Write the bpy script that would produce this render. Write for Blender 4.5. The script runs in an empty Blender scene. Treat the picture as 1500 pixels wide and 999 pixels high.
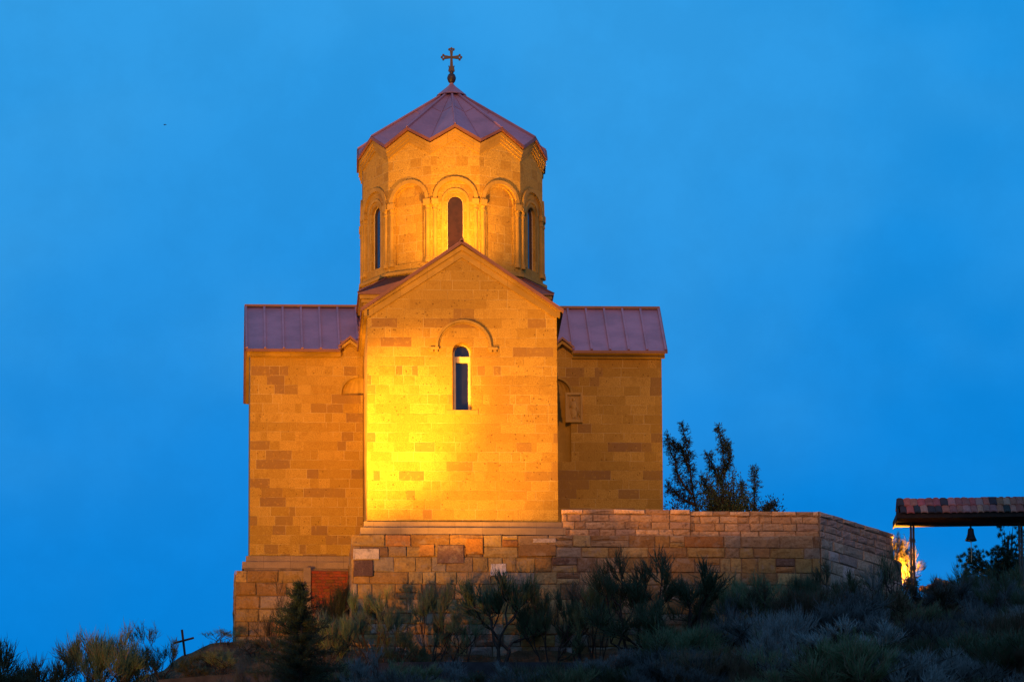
import bpy, math, random
import numpy as np
from mathutils import Vector, Matrix
from mathutils.geometry import tessellate_polygon
R = math.radians
PI = math.pi
random.seed(7)
scene = bpy.context.scene
COL = scene.collection

# ------------------------------------------------------------------ camera
CAM = Vector((-8.4, -230.0, -49.866))
YAW, PITCH, ROLL, FPX = 0.0449823647, 0.2479406208, -0.0057687604, 10603.02
fw = Vector((math.sin(YAW)*math.cos(PITCH), math.cos(YAW)*math.cos(PITCH), math.sin(PITCH)))
r0 = fw.cross(Vector((0, 0, 1))).normalized(); u0 = r0.cross(fw)
rt = r0*math.cos(ROLL) + u0*math.sin(ROLL); up = -r0*math.sin(ROLL) + u0*math.cos(ROLL)
cam = bpy.data.cameras.new('camera'); co = bpy.data.objects.new('camera', cam); COL.objects.link(co)
m = Matrix((rt, up, -fw)).transposed().to_4x4(); m.translation = CAM; co.matrix_world = m
cam.sensor_fit = 'HORIZONTAL'; cam.sensor_width = 36; cam.lens = FPX/1500*36
cam.clip_start = 1; cam.clip_end = 5000
scene.camera = co

def at(px, py, Y):          # the point at depth Y seen at a pixel of the 1500 x 999 photograph
    d = fw + rt*((px-750)/FPX) + up*((499.5-py)/FPX)
    return CAM + d*((Y-CAM.y)/d.y)

# ------------------------------------------------------------------ node helper
class NT:
    def __init__(s, nt): s.nt = nt
    def new(s, t, **kw):
        n = s.nt.nodes.new(t)
        for k, v in kw.items(): setattr(n, k, v)
        return n
    def link(s, a, b): s.nt.links.new(a, b)
    def put(s, sock, v):
        if isinstance(v, bpy.types.NodeSocket): s.link(v, sock)
        elif v is not None: sock.default_value = v
    def m(s, op, a, b=None, c=None, clamp=False):
        n = s.new('ShaderNodeMath', operation=op, use_clamp=clamp)
        s.put(n.inputs[0], a)
        if b is not None: s.put(n.inputs[1], b)
        if c is not None: s.put(n.inputs[2], c)
        return n.outputs[0]
    def mix(s, f, a, b, blend='MIX'):
        n = s.new('ShaderNodeMix', data_type='RGBA', blend_type=blend)
        s.put(n.inputs['Factor'], f)
        A, B = n.inputs[6], n.inputs[7]
        s.put(A, a if isinstance(a, bpy.types.NodeSocket) else (*a, 1)); s.put(B, b if isinstance(b, bpy.types.NodeSocket) else (*b, 1))
        return n.outputs[2]
    def smooth(s, v, lo, hi, a=0.0, b=1.0):
        n = s.new('ShaderNodeMapRange', interpolation_type='SMOOTHSTEP')
        s.put(n.inputs[0], v)
        for i, q in enumerate((lo, hi, a, b)): n.inputs[i+1].default_value = q
        return n.outputs[0]
    def noise(s, vec, scale, detail=4, rough=.55):
        n = s.new('ShaderNodeTexNoise'); s.put(n.inputs['Vector'], vec)
        n.inputs['Scale'].default_value = scale; n.inputs['Detail'].default_value = detail; n.inputs['Roughness'].default_value = rough
        return n.outputs['Fac']
    def white(s, x, y, z=0.0):
        c = s.new('ShaderNodeCombineXYZ'); s.put(c.inputs[0], x); s.put(c.inputs[1], y); s.put(c.inputs[2], z)
        n = s.new('ShaderNodeTexWhiteNoise', noise_dimensions='3D'); s.link(c.outputs[0], n.inputs['Vector'])
        return n.outputs['Value']

# ------------------------------------------------------------------ dusk sky
world = bpy.data.worlds.new('World'); scene.world = world; world.use_nodes = True
w = NT(world.node_tree); bg = world.node_tree.nodes['Background']
tc = w.new('ShaderNodeTexCoord'); sep = w.new('ShaderNodeSeparateXYZ'); w.link(tc.outputs['Generated'], sep.inputs[0])
sky = w.new('ShaderNodeTexSky', sky_type='NISHITA'); sky.sun_disc = False
sky.sun_elevation = R(-4.0); sky.sun_rotation = R(15)          # the sun has gone down behind the hill
elev = sep.outputs[2]
grad = w.smooth(elev, .195, .30)
low = w.mix(w.smooth(sep.outputs[0], -.06, .14), (.0, .215, .70), (.0, .208, .69))
high = w.mix(w.smooth(sep.outputs[0], -.02, .14), (.030, .325, .77), (.002, .262, .73))
base = w.mix(grad, low, high)
mp = w.new('ShaderNodeMapping'); w.link(tc.outputs['Generated'], mp.inputs[0]); mp.inputs['Scale'].default_value = (1, 1, 1.6)
cl = w.smooth(w.noise(mp.outputs[0], 14, 3, .5), .40, .68)
base = w.mix(w.m('MULTIPLY', w.m('MULTIPLY', cl, .34), w.smooth(elev, .185, .25, .12, 1.0)), base, (.06, .39, .82))
mot = w.smooth(w.noise(tc.outputs['Generated'], 75, 5, .65), .36, .66, -.03, .03)
base = w.mix(1.0, base, w.m('ADD', mot, 1.0), 'MULTIPLY')
# dusk: bright towards the set sun (+y), darker over the valley behind the camera and at the zenith
bright = w.smooth(sep.outputs[1], -.75, .80, .80, 1.0)
bright = w.m('MULTIPLY', bright, w.smooth(elev, .30, .95, 1.0, 1.0))
base = w.mix(w.smooth(sep.outputs[1], -.5, .75, 1.0, 0.0), base, (.15, .29, .60))      # greyer blue dusk over the valley
hi = w.new('ShaderNodeVectorMath', operation='SCALE'); w.link(base, hi.inputs[0]); w.link(bright, hi.inputs['Scale'])
add = w.new('ShaderNodeVectorMath', operation='MULTIPLY_ADD')
w.link(sky.outputs[0], add.inputs[0]); add.inputs[1].default_value = (.004, .01, .01); w.link(hi.outputs[0], add.inputs[2])
w.link(add.outputs[0], bg.inputs['Color']); bg.inputs['Strength'].default_value = 1.0

vs = scene.view_settings
vs.view_transform = 'Standard'; vs.look = 'None'; vs.exposure = 0; vs.gamma = 1; vs.use_curve_mapping = False
scene.render.engine = 'CYCLES'

# ------------------------------------------------------------------ materials
def mat(name):
    M = bpy.data.materials.new(name); M.use_nodes = True
    n = NT(M.node_tree); b = M.node_tree.nodes['Principled BSDF']
    return M, n, b
def bump(n, b, h, strength=.5, dist=.02):
    k = n.new('ShaderNodeBump'); k.inputs['Strength'].default_value = strength; k.inputs['Distance'].default_value = dist
    n.link(h, k.inputs['Height']); n.link(k.outputs[0], b.inputs['Normal'])

def ashlar(name, h, base, light, dark, darkfrac, wmin=.5, wvar=.6, mortar=(.58, .44, .17)):
    M, n, b = mat(name)
    uv = n.new('ShaderNodeUVMap'); uv.uv_map = 'UVMap'
    sp = n.new('ShaderNodeSeparateXYZ'); n.link(uv.outputs[0], sp.inputs[0]); U, V = sp.outputs[0], sp.outputs[1]
    geo = n.new('ShaderNodeTexCoord').outputs['Object']
    vr = n.m('DIVIDE', n.m('ADD', V, 50.0), h); row = n.m('FLOOR', vr)
    wd = n.m('MULTIPLY_ADD', n.white(row, 3.3), wvar, wmin)
    uo = n.m('ADD', n.m('DIVIDE', n.m('ADD', U, 40.0), wd), n.m('MULTIPLY', n.white(row, 8.1), 9.0))
    col = n.m('FLOOR', uo)
    # some blocks are split once more at a random place
    fr = n.m('FRACT', uo); cut = n.m('MULTIPLY_ADD', n.white(row, col, 4.0), .5, .25)
    split = n.m('GREATER_THAN', n.white(row, col, 9.0), .62)
    side = n.m('MULTIPLY', n.m('GREATER_THAN', fr, cut), split)
    idn = n.m('ADD', col, n.m('MULTIPLY', side, .37))
    fx = n.m('MULTIPLY', n.m('MINIMUM', fr, n.m('SUBTRACT', 1.0, fr)), wd)
    dcut = n.m('ADD', n.m('MULTIPLY', n.m('ABSOLUTE', n.m('SUBTRACT', fr, cut)), wd), n.m('MULTIPLY', n.m('SUBTRACT', 1.0, split), 5.0))
    fv = n.m('FRACT', vr); fy = n.m('MULTIPLY', n.m('MINIMUM', fv, n.m('SUBTRACT', 1.0, fv)), h)
    wob = n.m('MULTIPLY', n.m('SUBTRACT', n.noise(geo, 9, 3), .5), .012)
    d = n.m('ADD', n.m('MINIMUM', n.m('MINIMUM', fx, dcut), fy), wob)
    joint = n.smooth(d, .002, .013, 1, 0)
    r1 = n.white(row, idn, 1.0); r2 = n.white(row, idn, 2.0)
    isdark = n.m('GREATER_THAN', r1, 1-darkfrac)
    patch = n.noise(geo, .45, 3)
    c = n.mix(n.smooth(r2, .0, 1.0), tuple(x*.88 for x in base), tuple(x*1.05 for x in light))
    c = n.mix(n.m('MULTIPLY', isdark, n.m('MULTIPLY_ADD', r2, .5, .5)), c, dark)
    grain = n.noise(geo, 30, 6, .72)
    c = n.mix(n.smooth(grain, .34, .62, .75, 0), c, (base[0]*.50, base[1]*.43, base[2]*.40))
    c = n.mix(n.smooth(n.noise(geo, 8.5, 5, .7), .54, .68, 0, .5), c, (base[0]*1.12, base[1]*1.15, base[2]*1.3))
    c = n.mix(n.smooth(n.noise(geo, 5.5, 6, .75), .36, .48, .5, 0), c, (base[0]*.62, base[1]*.55, base[2]*.5))
    c = n.mix(n.smooth(patch, .35, .72, 0, .30), c, (base[0]*.78, base[1]*.70, base[2]*.62))
    streak = n.new('ShaderNodeMapping'); n.link(geo, streak.inputs[0]); streak.inputs['Scale'].default_value = (3, 3, .35)
    c = n.mix(n.smooth(n.noise(streak.outputs[0], 1.6, 4), .55, .8, 0, .28), c, (base[0]*.7, base[1]*.62, base[2]*.55))
    vo = n.new('ShaderNodeTexVoronoi'); n.link(geo, vo.inputs['Vector']); vo.inputs['Scale'].default_value = 8.5
    pitm = n.m('MULTIPLY', n.smooth(vo.outputs['Distance'], .14, .24, 1, 0), n.m('GREATER_THAN', n.white(row, n.m('FLOOR', n.m('MULTIPLY', U, .6)), 6.0), .55))
    pitm = n.m('MULTIPLY', pitm, n.m('GREATER_THAN', n.noise(geo, 5, 2), .52))
    c = n.mix(n.m('MULTIPLY', pitm, .7), c, (base[0]*.3, base[1]*.24, base[2]*.2))
    jl = n.smooth(n.noise(geo, 1.3, 3), .42, .60, .08, .8)
    c = n.mix(n.m('MULTIPLY', n.m('MULTIPLY', joint, jl), .8), c, mortar)
    n.link(c, b.inputs['Base Color']); b.inputs['Roughness'].default_value = .9
    b.inputs['Specular IOR Level'].default_value = .2
    ht = n.m('ADD', n.m('MULTIPLY', grain, .55), n.m('MULTIPLY', r1, .35))
    ht = n.m('SUBTRACT', n.m('SUBTRACT', ht, n.m('MULTIPLY', joint, .35)), n.m('MULTIPLY', pitm, .8))
    bump(n, b, ht, .55, .025)
    return M

ASH = ashlar('church_tuff', .31, (.48, .300, .048), (.55, .36, .068), (.27, .15, .05), .10)
ASHSIDE = ashlar('transept_tuff', .31, (.47, .29, .046), (.53, .34, .066), (.25, .145, .06), .20)
DRUMST = ashlar('drum_tuff', .31, (.47, .295, .048), (.55, .37, .07), (.31, .18, .05), .10, .6, .5)

def trim_mat(name, base, var=.25, scale=2.5):
    M, n, b = mat(name); geo = n.new('ShaderNodeTexCoord').outputs['Object']
    c = n.mix(n.smooth(n.noise(geo, scale, 4), .35, .68, 0, 1), base, tuple(x*(1-var) for x in base))
    g = n.noise(geo, 30, 5, .65)
    c = n.mix(n.smooth(g, .35, .6, .35, 0), c, tuple(x*.55 for x in base))
    uv = n.new('ShaderNodeUVMap'); uv.uv_map = 'UVMap'
    sp = n.new('ShaderNodeSeparateXYZ'); n.link(uv.outputs[0], sp.inputs[0])
    k = n.m('DIVIDE', n.m('ADD', sp.outputs[0], 30.0), .85)
    c = n.mix(n.m('MULTIPLY', n.white(n.m('FLOOR', k), n.m('FLOOR', n.m('MULTIPLY', sp.outputs[1], 4.5))), .38), c, tuple(x*.62 for x in base))
    fr = n.m('FRACT', k); jt = n.smooth(n.m('MINIMUM', fr, n.m('SUBTRACT', 1.0, fr)), .004, .016, .7, 0)
    c = n.mix(jt, c, tuple(x*.5 for x in base))
    n.link(c, b.inputs['Base Color']); b.inputs['Roughness'].default_value = .88; b.inputs['Specular IOR Level'].default_value = .2
    bump(n, b, g, .25, .012)
    return M
TRIM = trim_mat('moulding_stone', (.50, .32, .066))
COPING = trim_mat('gable_coping_stone', (.52, .33, .07), .4, .9)
PLINTH = trim_mat('plinth_stone', (.36, .255, .16), .22)
PANEL = trim_mat('carved_panel_stone', (.50, .33, .10), .1)

def metal_mat(name, base):
    M, n, b = mat(name); geo = n.new('ShaderNodeTexCoord').outputs['Object']
    c = n.mix(n.smooth(n.noise(geo, 1.1, 5), .3, .7), base, tuple(x*.72 for x in base))
    c = n.mix(n.smooth(n.noise(geo, 9, 4), .5, .75, 0, .35), c, (base[0]*1.25, base[1]*1.2, base[2]*1.15))
    n.link(c, b.inputs['Base Color']); b.inputs['Roughness'].default_value = .5; b.inputs['Metallic'].default_value = .1
    bump(n, b, n.noise(geo, 2.2, 3), .15, .03)
    return M
ROOF = metal_mat('painted_roof_sheet', (.375, .195, .25))
FASCIA = metal_mat('roof_edge_sheet', (.21, .085, .055))
IRON = metal_mat('dark_iron', (.035, .03, .035))
PIPE = metal_mat('rusty_pipe', (.10, .07, .04))

def colour_mat(name, rough=.9, bscale=14, bst=.7, bdist=.04, mottled=.5):      # colour comes from each stone's own attribute
    M, n, b = mat(name); geo = n.new('ShaderNodeTexCoord').outputs['Object']
    at_ = n.new('ShaderNodeAttribute'); at_.attribute_name = 'Col'
    g = n.noise(geo, bscale, 6, .68); g2 = n.noise(geo, 3.2, 4)
    dk = n.mix(1.0, at_.outputs['Color'], (.42, .36, .30), 'MULTIPLY')
    lt = n.mix(1.0, at_.outputs['Color'], (1.35, 1.28, 1.2), 'MULTIPLY')
    c = n.mix(n.smooth(g, .34, .58, mottled, 0), at_.outputs['Color'], dk)
    c = n.mix(n.smooth(g2, .5, .72, 0, .6), c, lt)
    c = n.mix(n.smooth(n.noise(geo, 1.7, 5, .7), .56, .7, 0, .45), c, dk)
    if rough > .85 and bst > .5:      # old mortar smeared over the stones, and grime
        c = n.mix(n.smooth(n.noise(geo, 2.6, 7, .72), .53, .62, 0, .55), c, (.36, .26, .165))
        c = n.mix(n.smooth(n.noise(geo, 4.3, 6, .7), .57, .66, 0, .6), c, (.13, .085, .05))
    n.link(c, b.inputs['Base Color']); b.inputs['Roughness'].default_value = rough; b.inputs['Specular IOR Level'].default_value = .2
    bump(n, b, n.m('ADD', g, n.m('MULTIPLY', g2, 1.2)), bst, bdist)
    return M
RUBBLE = colour_mat('rubble_stone')
TILE = colour_mat('clay_tile', .8, 25, .3, .01)
BRICK = colour_mat('red_brick', .9, 30, .4, .01)

def plain(name, base, rough=.8, var=.3, scale=6, metallic=0, bst=.3, spec=.3):
    M, n, b = mat(name); geo = n.new('ShaderNodeTexCoord').outputs['Object']
    g = n.noise(geo, scale, 5, .6)
    n.link(n.mix(n.smooth(g, .3, .7), base, tuple(x*(1-var) for x in base)), b.inputs['Base Color'])
    b.inputs['Roughness'].default_value = rough; b.inputs['Metallic'].default_value = metallic; b.inputs['Specular IOR Level'].default_value = spec
    bump(n, b, g, bst, .02)
    return M
FRAME = plain('cream_window_frame', (.68, .55, .30), .5, .12)
MORTAR = plain('old_mortar', (.30, .20, .11), .95, .45, 5, 0, .8)
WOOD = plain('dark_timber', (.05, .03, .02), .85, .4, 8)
SOIL = None
BARK = plain('shrub_bark', (.075, .055, .04), .95, .5, 20)
def glass_mat(name, base, rough):
    M, n, b = mat(name); geo = n.new('ShaderNodeTexCoord').outputs['Object']
    g = n.noise(geo, 5, 4)
    n.link(n.mix(n.smooth(g, .35, .7), base, tuple(x*.6 for x in base)), b.inputs['Base Color'])
    b.inputs['Roughness'].default_value = rough; b.inputs['Specular IOR Level'].default_value = 1.0 if rough < .1 else .3
    bump(n, b, n.noise(geo, 1.5, 2), .03, .05)
    return M
GLASS = glass_mat('dark_window_glass', (.010, .010, .030), .04)
BROWNGLASS = glass_mat('brown_window_glass', (.032, .012, .010), .12)  # dark reddish-brown pane of the front drum window

def leaf_mat(name, a, bcol, dry=None, dryamt=0.0, trans=.25):
    M, n, b = mat(name)
    gi = n.new('ShaderNodeNewGeometry'); oi = n.new('ShaderNodeObjectInfo')
    f = n.m('MULTIPLY_ADD', gi.outputs['Random Per Island'], .65, n.m('MULTIPLY', oi.outputs['Random'], .35))
    c = n.mix(f, a, bcol)
    if dry:
        k = n.m('GREATER_THAN', n.m('MULTIPLY_ADD', oi.outputs['Random'], .3, gi.outputs['Random Per Island']), 1.15-dryamt)
        c = n.mix(k, c, dry)
    c = n.mix(1.0, c, n.m('MULTIPLY_ADD', n.m('POWER', n.m('FRACT', n.m('MULTIPLY', oi.outputs['Random'], 7.3)), 1.5), 1.5, .6), 'MULTIPLY')
    n.link(c, b.inputs['Base Color']); b.inputs['Roughness'].default_value = .7; b.inputs['Specular IOR Level'].default_value = .25
    t = n.new('ShaderNodeBsdfTranslucent'); n.link(c, t.inputs['Color'])
    mx = n.new('ShaderNodeMixShader'); mx.inputs[0].default_value = trans
    n.link(b.outputs[0], mx.inputs[1]); n.link(t.outputs[0], mx.inputs[2])
    n.link(mx.outputs[0], M.node_tree.nodes['Material Output'].inputs['Surface'])
    return M
BROOM = leaf_mat('broom_stems', (.065, .105, .045), (.12, .165, .075), (.17, .12, .065), .20)
BROOMDRY = leaf_mat('dry_broom_stems', (.10, .07, .04), (.16, .11, .06), (.07, .08, .035), .3)
BROOMGREY = leaf_mat('grey_broom_stems', (.12, .155, .145), (.20, .235, .22), (.16, .12, .08), .15)
NEEDLE = leaf_mat('conifer_needles', (.016, .034, .018), (.035, .06, .026), None, 0, .1)
LEAF = leaf_mat('tree_leaves', (.03, .05, .02), (.06, .085, .03), None, 0, .25)
GRASS = leaf_mat('dry_grass', (.16, .115, .05), (.24, .18, .09), (.08, .085, .035), .35, .25)

# ------------------------------------------------------------------ mesh builder
class MB:
    def __init__(s): s.v = []; s.f = []; s.c = []; s.col = None
    def add(s, vs, fs):
        k = len(s.v); s.v += [tuple(q) for q in vs]
        for f in fs: s.f.append([i+k for i in f]); s.c.append(s.col)
        return s
    def hexa(s, p):          # eight corners: bottom ring then top ring
        return s.add(p, [(3,2,1,0), (4,5,6,7), (0,1,5,4), (1,2,6,5), (2,3,7,6), (3,0,4,7)])
    def box(s, x0, x1, y0, y1, z0, z1, T=None):
        p = [(x0,y0,z0), (x1,y0,z0), (x1,y1,z0), (x0,y1,z0), (x0,y0,z1), (x1,y0,z1), (x1,y1,z1), (x0,y1,z1)]
        return s.hexa([T(q) for q in p] if T else p)
    def prism(s, front, back):        # two matching rings (counter-clockwise seen from the front)
        n = len(front); s.add(list(front)+list(back), [])
        k = len(s.v)-2*n
        tris = tessellate_polygon([[Vector(q) for q in front]])
        for t in tris:
            s.face([k+i for i in t], Vector(front[0])-Vector(back[0])); s.face([k+n+i for i in t], Vector(back[0])-Vector(front[0]))
        for i in range(n):
            j = (i+1) % n; s.f.append([k+j, k+i, k+n+i, k+n+j]); s.c.append(s.col)
        return s
    def face(s, idx, facing):
        a, b, c = (Vector(s.v[i]) for i in idx[:3])
        if (b-a).cross(c-a).dot(facing) < 0: idx = idx[::-1]
        s.f.append(list(idx)); s.c.append(s.col)
    def holed(s, outer, holes, facing):   # a flat polygon with holes
        rings = [[Vector(q) for q in r] for r in [outer]+holes]
        pts = [q for r in rings for q in r]; k = len(s.v); s.v += [tuple(q) for q in pts]
        for t in tessellate_polygon(rings): s.face([k+i for i in t], facing)
        return s
    def ring_wall(s, ringA, ringB, closed=True):
        n = len(ringA); k = len(s.v); s.v += [tuple(q) for q in ringA]+[tuple(q) for q in ringB]
        for i in range(n if closed else n-1):
            j = (i+1) % n; s.f.append([k+i, k+j, k+n+j, k+n+i]); s.c.append(s.col)
        return s
    def tube(s, pts, rad, n=6, cap=True):
        pts = [Vector(p) for p in pts]; k = len(s.v); m_ = len(pts)
        if not hasattr(rad, '__len__'): rad = [rad]*m_
        d0 = (pts[1]-pts[0]).normalized()
        a = d0.orthogonal().normalized()
        for i, p in enumerate(pts):
            d = (pts[min(i+1, m_-1)]-pts[max(i-1, 0)]).normalized()
            a = (a-d*a.dot(d)).normalized(); b = d.cross(a)
            for q in range(n):
                t = 2*PI*q/n; s.v.append(tuple(p+(a*math.cos(t)+b*math.sin(t))*rad[i]))
        for i in range(m_-1):
            for q in range(n):
                w_ = (q+1) % n; s.f.append([k+i*n+q, k+i*n+w_, k+(i+1)*n+w_, k+(i+1)*n+q]); s.c.append(s.col)
        if cap: s.f.append([k+q for q in range(n)][::-1]); s.f.append([k+(m_-1)*n+q for q in range(n)]); s.c += [s.col, s.col]
        return s
    def lathe(s, prof, n=12, cx=0, cy=0):    # (radius, z) pairs from the bottom up
        k = len(s.v)
        for r, z in prof:
            for q in range(n):
                t = 2*PI*q/n; s.v.append((cx+r*math.cos(t), cy+r*math.sin(t), z))
        for i in range(len(prof)-1):
            for q in range(n):
                w_ = (q+1) % n; s.f.append([k+i*n+q, k+i*n+w_, k+(i+1)*n+w_, k+(i+1)*n+q]); s.c.append(s.col)
        s.f.append([k+q for q in range(n)][::-1]); s.f.append([k+(len(prof)-1)*n+q for q in range(n)]); s.c += [s.col, s.col]
        return s
    def mesh(s, name, material, smooth=False):
        me = bpy.data.meshes.new(name); me.from_pydata(s.v, [], s.f); me.materials.append(material)
        if any(c is not None for c in s.c):
            ca = me.color_attributes.new('Col', 'FLOAT_COLOR', 'CORNER'); arr = []
            for f, c in zip(s.f, s.c): arr += list((*(c or (.3, .3, .3)), 1))*len(f)
            ca.data.foreach_set('color', arr)
        if len(s.f) < 30000 and not smooth:
            uv = me.uv_layers.new(name='UVMap'); arr = []
            for p in me.polygons:
                nrm = p.normal
                t = Vector((-nrm.y, nrm.x, 0)) if abs(nrm.z) < .95 else Vector((1, 0, 0)); t.normalize()
                for vi in p.vertices:
                    c = me.vertices[vi].co
                    arr += [c.dot(t), c.z if abs(nrm.z) < .95 else c.y]
            uv.data.foreach_set('uv', arr)
        if smooth: me.polygons.foreach_set('use_smooth', [True]*len(me.polygons))
        return me
    def build(s, name, material, parent=None, smooth=False):
        return link(name, s.mesh(name, material, smooth), parent)
def link(name, me, parent=None):
    o = bpy.data.objects.new(name, me); COL.objects.link(o); o.parent = parent
    return o
def tag(o, label=None, cat=None, group=None, kind=None):
    if label: o['label'] = label
    if cat: o['category'] = cat
    if group: o['group'] = group
    if kind: o['kind'] = kind
    return o
def empty(name, loc=(0, 0, 0), rz=0):
    o = bpy.data.objects.new(name, None); COL.objects.link(o); o.location = loc; o.rotation_euler = (0, 0, rz); o.empty_display_size = .3
    return o
def copy_tree(o, parent=None):
    c = o.copy(); COL.objects.link(c)
    if parent: c.parent = parent
    for ch in list(o.children): copy_tree(ch, c)
    return c
def arch(cx, z0, zs, r, n=14):     # an arched outline in (u, z): two jambs and a round head, counter-clockwise
    return [(cx-r, z0), (cx+r, z0)] + [(cx+r*math.cos(PI*i/n), zs+r*math.sin(PI*i/n)) for i in range(n+1)]

# ------------------------------------------------------------------ ground
XS = [-400, -60, -24, -16, -13, -10.4, -8.9, -8, -7, -5, -3.5, 0, 5, 9, 11.2, 14, 16, 18, 24, 60, 400]
ZS = [-40, -22, -9.6, -6.6, -5.4, -4.15, -3.3, -2.95, -2.5, -2.75, -3.7, -3.85, -3.6, -3.0, -2.6, -1.45, -1.05, -.9, -.7, -2, -30]
YR = [-5, -5, -5, -5, -5, -5, -5, -5, -4.2, -5, -8.7, -8.7, -8.7, -8.7, -8.7, -5.6, -5.6, -5.6, -5.6, -5, -5]
def ground(x, y, rough=True):
    z0 = float(np.interp(x, XS, ZS)); yr = float(np.interp(x, XS, YR))
    if y < yr: z = z0-.45*(yr-y)
    else: z = z0+.05*min(y-yr, 3)-.35*max(0, y-yr-10)
    z = max(z, -52)
    if rough:
        z += .13*math.sin(1.3*x+.7*y)*math.sin(.9*y-1.1*x+1)+.06*math.sin(3.7*x+2.1*y+.5)*math.sin(3.1*y-1.9*x)
    return z
def spaced(lo, a, b, hi, step, grow=1.22):
    pts = list(np.arange(a, b+1e-6, step)); s_ = step
    p = b
    while p < hi: s_ *= grow; p += s_; pts.append(p)
    s_ = step; p = a
    while p > lo: s_ *= grow; p -= s_; pts.insert(0, p)
    return pts
gx = spaced(-1500, -16, 24, 1500, .3); gy = spaced(-1500, -24, 2, 1500, .3)
g = MB(); nx = len(gx); rg = random.Random(3)
for y in gy:
    for x in gx: g.v.append((x, y, ground(x, y)+(rg.uniform(-.05, .05) if -24 < y < 2 else 0)))
for j in range(len(gy)-1):
    for i in range(nx-1): g.f.append([j*nx+i, j*nx+i+1, (j+1)*nx+i+1, (j+1)*nx+i]); g.c.append(None)
M, n, b = mat('dry_hill_soil'); geo = n.new('ShaderNodeTexCoord').outputs['Object']
c = n.mix(n.smooth(n.noise(geo, 1.6, 6, .65), .35, .65), (.20, .125, .06), (.11, .075, .04))
c = n.mix(n.smooth(n.noise(geo, 7, 5, .7), .52, .66, 0, .7), c, (.30, .20, .10))
c = n.mix(n.smooth(n.noise(geo, .7, 4), .52, .66, 0, .6), c, (.065, .07, .03))
n.link(c, b.inputs['Base Color']); b.inputs['Roughness'].default_value = .95; b.inputs['Specular IOR Level'].default_value = .1
bump(n, b, n.noise(geo, 8, 8, .7), 1.0, .12)
SOIL = M
tag(g.build('ground', SOIL, None, True), kind='structure')
t = MB(); t.prism([(-6.6, -3.0, -.15), (3.0, -3.0, -.15), (3.0, -8.0, -.15), (11.0, -8.0, -.15), (13.6, -5.2, -.15), (13.6, 9, -.15), (-6.6, 9, -.15)],
                  [(-6.6, -3.0, -4), (3.0, -3.0, -4), (3.0, -8.0, -4), (11.0, -8.0, -4), (13.6, -5.2, -4), (13.6, 9, -4), (-6.6, 9, -4)])
tag(t.build('terrace', SOIL), kind='structure')

# ------------------------------------------------------------------ church
church = tag(empty('church'), 'floodlit domed stone church with purple metal roofs, standing on the hilltop', 'church')
NW, NY, NE, NA = 3.0, -8.3, 7.42, 9.42           # nave half width, front, eaves and apex
# --- nave walls with the arched window opening
WZ0, WZS, WR = 4.06, 5.95, .31
f = MB()
outer = [(-NW, NY, .40), (NW, NY, .40), (NW, NY, NE), (0, NY, NA), (-NW, NY, NE)]
op = arch(0, WZ0, WZS, WR)
f.holed(outer, [[(u, NY, z) for u, z in op]], Vector((0, -1, 0)))
ins = [(u*.88, NY+.34, WZ0+(z-WZ0)*.985+.0) for u, z in op]
f.ring_wall([(u, NY, z) for u, z in op], ins)
f.add([(-NW, NY, .40), (-NW, 0, .40), (-NW, 0, NE), (-NW, NY, NE)], [(0, 3, 2, 1)])
f.add([(NW, NY, .40), (NW, 0, .40), (NW, 0, NE), (NW, NY, NE)], [(0, 1, 2, 3)])
f.build('nave_wall', ASH, church)
wn = MB(); y0 = NY+.30
gp = [(u*.86, z) for u, z in op]
wn.prism([(u, y0+.03, z) for u, z in gp], [(u, y0+.07, z) for u, z in gp])
win = wn.build('window', GLASS, church); tag(win, 'tall narrow round headed window in the brightly lit gable front')
fr = MB()
o2 = [(u*.885, z) for u, z in op]; i2 = [(u*.76, WZ0+.05+(z-WZ0-.05)*.985) for u, z in op]
fr.ring_wall([(u, y0-.03, z) for u, z in o2], [(u, y0-.03, z) for u, z in i2]); fr.ring_wall([(u, y0-.03, z) for u, z in i2], [(u, y0+.03, z) for u, z in i2])
fr.box(-.27, .27, y0-.045, y0+.02, 5.66, 5.80); fr.box(-.27, .27, y0-.06, y0+.02, 5.80, 5.85)
fr.box(-.25, -.195, y0-.04, y0+.02, WZ0+.04, 5.655); fr.box(.195, .25, y0-.04, y0+.02, WZ0+.04, 5.655); fr.box(-.27, .27, y0-.05, y0+.02, WZ0, WZ0+.038)
fr.build('window_frame', FRAME, win)
sl = MB(); sl.box(-.50, .50, NY-.02, NY-.002, WZ0-.16, WZ0-.003); sl.build('window_sill', TRIM, church)
# --- hood mould
hm = MB()
def arc_band(mb, cx, zs, r0, r1, T, w0, w1, n=20, a0=0, a1=PI):
    for i in range(n):
        t0, t1 = a0+(a1-a0)*i/n, a0+(a1-a0)*(i+1)/n
        q = [(cx+r*math.cos(t), zs+r*math.sin(t)) for r, t in ((r0, t0), (r1, t0), (r1, t1), (r0, t1))]
        P = [T(u, w0, z) for u, z in q]+[T(u, w1, z) for u, z in q]
        mb.add(P, [(4,5,6,7), (0,1,5,4), (1,2,6,5), (2,3,7,6), (3,0,4,7)])
TF = lambda u, w_, z: (u, NY-w_, z)
arc_band(hm, .04, 6.10, .81, .885, TF, 0, .075); arc_band(hm, .04, 6.10, .765, .805, TF, 0, .025)
for sx in (-1, 1):
    a, b_ = .04+sx*.78, .04+sx*1.08
    hm.box(min(a, b_), max(a, b_), NY-.065, NY-.002, 6.015, 6.095)
    for q in (.86, 1.0): hm.box(.04+sx*q-.045, .04+sx*q+.045, NY-.05, NY-.002, 5.93, 6.012)
hm.build('hood_mould', TRIM, church)
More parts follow.
